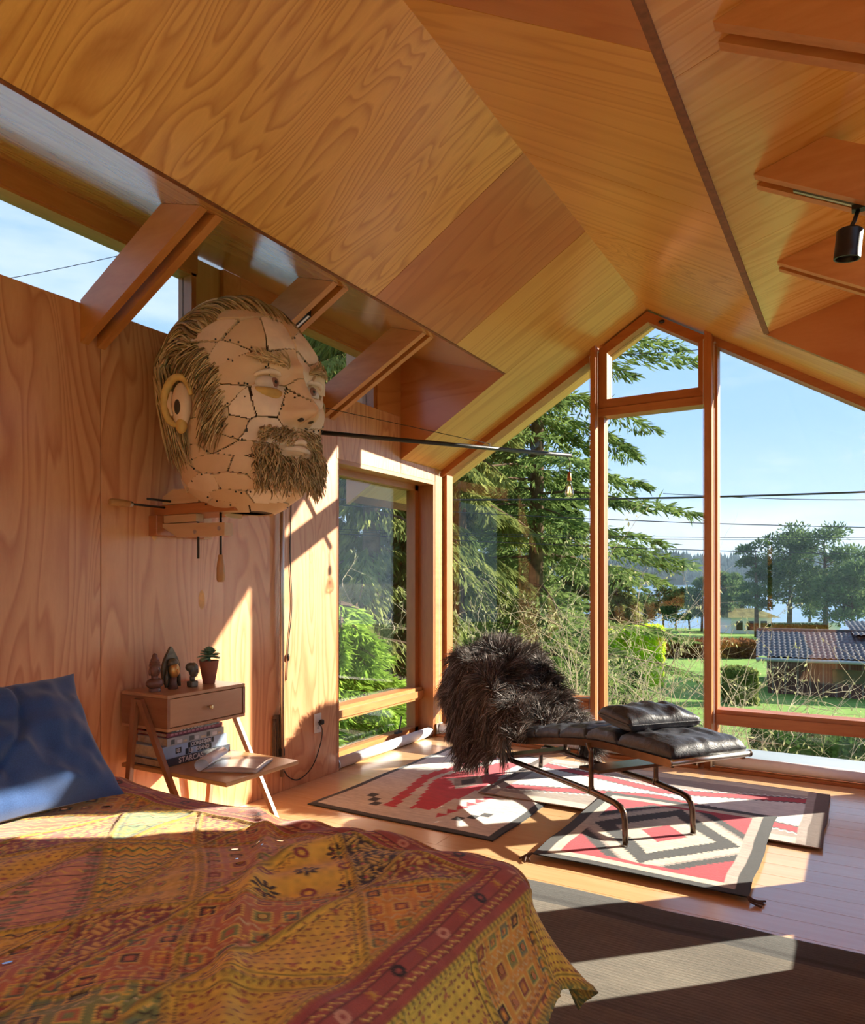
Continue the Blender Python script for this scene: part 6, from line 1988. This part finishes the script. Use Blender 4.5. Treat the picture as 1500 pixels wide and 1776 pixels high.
# bare shrubs outside the gable
def bare_shrub(base, H, spread, label, n=16, seed=1, leaf=0):
    r = random.Random(seed)
    t = thing('bare_shrub', base, label, 'shrub', 'leafless shrubs outside the gable')
    mb = MB(); tips = []
    def grow(p, d, L, rad, lev):
        pts = [p]; q = p.copy(); dd = d.copy()
        for k in range(5):
            dd = (dd + Vector((r.gauss(0, .16), r.gauss(0, .16), r.gauss(.0, .12)))).normalized()
            q = q + dd * (L / 5); pts.append(q.copy())
            if lev < 3 and k >= 1 and r.random() < (.85, .8, .6)[lev]:
                nd = (dd + Vector((r.gauss(0, .75), r.gauss(0, .75), r.gauss(.05, .5)))).normalized()
                grow(q.copy(), nd, L * r.uniform(.35, .65), rad * .55, lev + 1)
        mb.tube(pts, [rad * (1 - .16 * k) for k in range(6)], 4 if lev else 5, cap=False)
        tips.extend(pts[2:])
    for i in range(n):
        a = r.uniform(0, 6.28)
        d = Vector((math.cos(a) * spread, math.sin(a) * spread, 1)).normalized()
        grow(Vector(base) + Vector((r.gauss(0, .2), r.gauss(0, .2), 0)), d, H * r.uniform(.6, 1.05), .013, 0)
    o = mb.build('branches', M_TWIG, t, True); tag(o, kind='stuff')
    if leaf:
        sel = np.array([tuple(x) for x in tips])[RNG.integers(0, len(tips), leaf)]
        V, F = diamonds(sel, RNG.normal(0, .4, (leaf, 3)) + np.array((0, 0, -.7)), RNG.uniform(.03, .07, leaf), RNG.uniform(.008, .014, leaf))
        o = mesh_obj('catkins', V, F, M_SHRUBLEAF, t); tag(o, kind='stuff')
    return t
for x, d, yt, sp, lab, n, sd_, lf in ((1430, 8.2, 1110, .75, 'tangled bare shrub in front of the brick house', 17, 3, 300), (1300, 8.8, 1120, .7, 'bare shrub right of the right gable mullion', 16, 5, 500), (1170, 9.0, 1085, .55, 'bare shrub behind the loose leather cushion', 16, 8, 900), (1085, 9.6, 1075, .5, 'bare shrub right of the left gable mullion', 15, 13, 900),
                                      (985, 9.2, 1040, .5, 'twiggy shrub behind the sheepskin, left of the mullion', 18, 21, 1800), (860, 9.8, 1060, .5, 'twiggy shrub in the corner behind the sheepskin', 16, 34, 1800)):
    b = gpt(x, d)
    bare_shrub(b, (at(x, yt, d).z - b.z) * .80, sp, lab, n, sd_, lf)

# ------------------------------------------------------------------ houses
M_BRICK = NT('dark red brick'); bt = M_BRICK.n('TexBrick'); bt.inputs['Color1'].default_value = (.13, .06, .05, 1); bt.inputs['Color2'].default_value = (.09, .045, .04, 1); bt.inputs['Mortar'].default_value = (.18, .15, .13, 1); bt.inputs['Scale'].default_value = 5
M_BRICK.l(M_BRICK.coords((1, 1, 2), kind='Object'), bt.inputs['Vector']); M_BRICK.base(bt.outputs[0]); M_BRICK = M_BRICK.set(.9, .2)
M_TILE = plain('dark glazed tile', (.045, .047, .055), .5, .5, nscale=4, namp=.4)
M_GUT = plain('pale gutter', (.30, .34, .36), .5)
M_WHT = plain('white cottage wall', (.80, .80, .78), .7)
M_MOSS = plain('mossy roof', (.15, .14, .05), .95, .1, nscale=1.5, namp=.5)
M_DKWIN = plain('dark window pane', (.02, .025, .035), .1)
HR, HF = RV, FV
def hp_(o, a, b, z): return (o.x + HR.x * a + HF.x * b, o.y + HR.y * a + HF.y * b, z)
def tiled(par, o, a0, a1, b_e, z_e, b_r, z_r, pitch=.20, rows=10, name='roof_tiles'):
    na = int((a1 - a0) / pitch * 6); nb = rows * 4 + 1
    aa = np.linspace(a0, a1, na); ss = np.linspace(0, 1, nb)
    A2, S2 = np.meshgrid(aa, ss)
    z = z_e + (z_r - z_e) * S2 + .05 * np.abs(np.sin(A2 / pitch * math.pi)) + .07 * (1 - (S2 * rows) % 1)
    b = b_e + (b_r - b_e) * S2
    V = np.stack([o.x + HR.x * A2 + HF.x * b, o.y + HR.y * A2 + HF.y * b, z], -1).reshape(-1, 3)
    r_ = mesh_obj(name, V, grid_faces(nb, na, wrap=False), M_TILE, par); tag(r_, kind='stuff')
o = gpt(1318, 29.5); o.z = 0
HF = Vector((o.x, o.y, 0)).normalized(); HR = Vector((HF.y, -HF.x, 0))
hs = thing('brick_house', (o.x, o.y, float(gz(29.5))), 'low brick house with a dark tiled roof below the window', 'house')
ze, zr = at(1318, 1143, 29).z, at(1318, 1094, 33).z
zg = float(gz(30)) - .2
MB().prism([hp_(o, .3, .35, zg), hp_(o, 14, .35, zg), hp_(o, 14, 7, zg), hp_(o, .3, 7, zg)], (0, 0, ze - zg - .02)).build('wall', M_BRICK, hs)
tiled(hs, o, -.15, 14, -.3, ze, 3.6, zr)
MB().prism([hp_(o, -.1, 3.55, zr), hp_(o, 14, 3.55, zr), hp_(o, 14, 3.75, zr), hp_(o, -.1, 3.75, zr)], (0, 0, .14)).build('ridge_cap', M_TILE, hs)
MB().prism([hp_(o, -.15, 3.7, zr), hp_(o, 14, 3.7, zr), hp_(o, 14, 7.6, ze), hp_(o, -.15, 7.6, ze)], (0, 0, .05)).build('back_slope', M_TILE, hs)
MB().prism([hp_(o, .3, .35, ze - .05), hp_(o, .3, 7, ze - .05), hp_(o, .3, 3.65, zr - .05)], tuple(HR * .15)).build('gable_wall', M_BRICK, hs)
MB().tube([hp_(o, -.15, -.36, ze - .02), hp_(o, 14, -.36, ze - .02)], .07, 8).build('gutter', M_GUT, hs)
MB().prism([hp_(o, 2.6, .30, zg + .7), hp_(o, 3.9, .30, zg + .7), hp_(o, 3.9, .30, zg + 1.25), hp_(o, 2.6, .30, zg + 1.25)], tuple(FV * .08)).build('window', M_DKWIN, hs)
za = at(1458, 1100, 32).z; zb = at(1478, 1078, 35).z
tiled(hs, o, 3.55, 14, 2.3, za, 6.4, zb, rows=9, name='upper_roof_tiles')
MB().prism([hp_(o, 3.7, 2.6, zr - .8), hp_(o, 14, 2.6, zr - .8), hp_(o, 14, 8, zr - .8), hp_(o, 3.7, 8, zr - .8)], (0, 0, za - zr + .8)).build('upper_wall', M_BRICK, hs)
HR, HF = RV, FV
o = gpt(1268, 72); o.z = 0
ct = thing('white_cottage', (o.x, o.y, float(gz(72))), 'small white cottage with a mossy roof by the shore', 'house')
zg, ze, zr = float(gz(72)) - .2, at(1300, 1071, 72).z, at(1300, 1055, 74).z
MB().prism([hp_(o, 0, 0, zg), hp_(o, 4.0, 0, zg), hp_(o, 4.0, 4.5, zg), hp_(o, 0, 4.5, zg)], (0, 0, ze - zg)).build('wall', M_WHT, ct)
rf = MB()
rv4 = [hp_(o, -.5, -.5, ze), hp_(o, 4.7, -.5, ze), hp_(o, 4.7, 5, ze), hp_(o, -.5, 5, ze), hp_(o, .6, 2.2, zr), hp_(o, 3.4, 2.2, zr)]
rf.add(rv4, [(0, 1, 5, 4), (1, 2, 5), (2, 3, 4, 5), (3, 0, 4), (3, 2, 1, 0)])
rf.build('roof', M_MOSS, ct)
for a in (.5, 1.6, 2.9):
    w_ = MB().prism([hp_(o, a, -.03, ze - 1.25), hp_(o, a + .62, -.03, ze - 1.25), hp_(o, a + .62, -.03, ze - .35), hp_(o, a, -.03, ze - .35)], tuple(FV * .05)).build('window', M_DKWIN, ct)
wl2 = thing('garden_wall', gpt(1370, 71), 'long white garden wall beyond the pines', 'wall')
o2 = gpt(1340, 71); o2.z = 0
MB().prism([hp_(o2, 0, 0, float(gz(71)) - .2), hp_(o2, 6.5, 0, float(gz(71)) - .2), hp_(o2, 6.5, .2, float(gz(71)) - .2), hp_(o2, 0, .2, float(gz(71)) - .2)], (0, 0, 1.15)).build('wall_face', M_WHT, wl2)
MB().prism([hp_(o2, -.05, -.06, float(gz(71)) + .95), hp_(o2, 6.55, -.06, float(gz(71)) + .95), hp_(o2, 6.55, .26, float(gz(71)) + .95), hp_(o2, -.05, .26, float(gz(71)) + .95)], (0, 0, .08)).build('coping', M_GUT, wl2)

# ledge outside the gable and the house below
M_LEDGE = plain('pale roof membrane', (.25, .31, .35), .7, nscale=3, namp=.1)
ld = MB().box(-3.6, 3.0, GY + .06, 6.25, -.22, -.10).build('ledge', M_LEDGE); tag(ld, 'pale flat roof ledge just outside the gable windows', 'ledge', kind='structure')
lw2 = MB().box(-3.05, 2.6, -2.7, 5.6, -2.9, -.225).build('wall_below', M_WHT); tag(lw2, 'lower storey wall below the room', 'wall', kind='structure')

# ------------------------------------------------------------------ power lines
M_WIRE = plain('black power cable', (.015, .015, .017), .6)
for (xa, ya, xb, yb, d, r, lab) in ((500, 866, 1750, 843, 13, .019, 'thickest black power line crossing the gable windows'), (1150, 856, 1750, 859, 13.5, .007, 'thin wire just under the thick power line'), (500, 871, 1750, 919, 14, .009, 'second power line sloping down to the right'),
                                    (500, 915, 1750, 930, 14.5, .006, 'upper one of the two close parallel wires'), (500, 919, 1750, 933, 14.5, .006, 'lower one of the two close parallel wires'), (500, 921, 1750, 965, 15, .010, 'lowest power line in front of the far hill'), (900, 621, 1500, 573, 12, .006, 'single wire crossing the transom window'), (-200, 517, 420, 389, 11, .005, 'single wire crossing the left clerestory window')):
    A, B = at(xa, ya, d), at(xb, yb, d)
    pts = [A.lerp(B, k / 16) - Vector((0, 0, .10 * math.sin(math.pi * k / 16))) for k in range(17)]
    t = tag(MB().tube(pts, r, 6).build('power_line', M_WIRE), lab, 'wire', 'overhead wires')
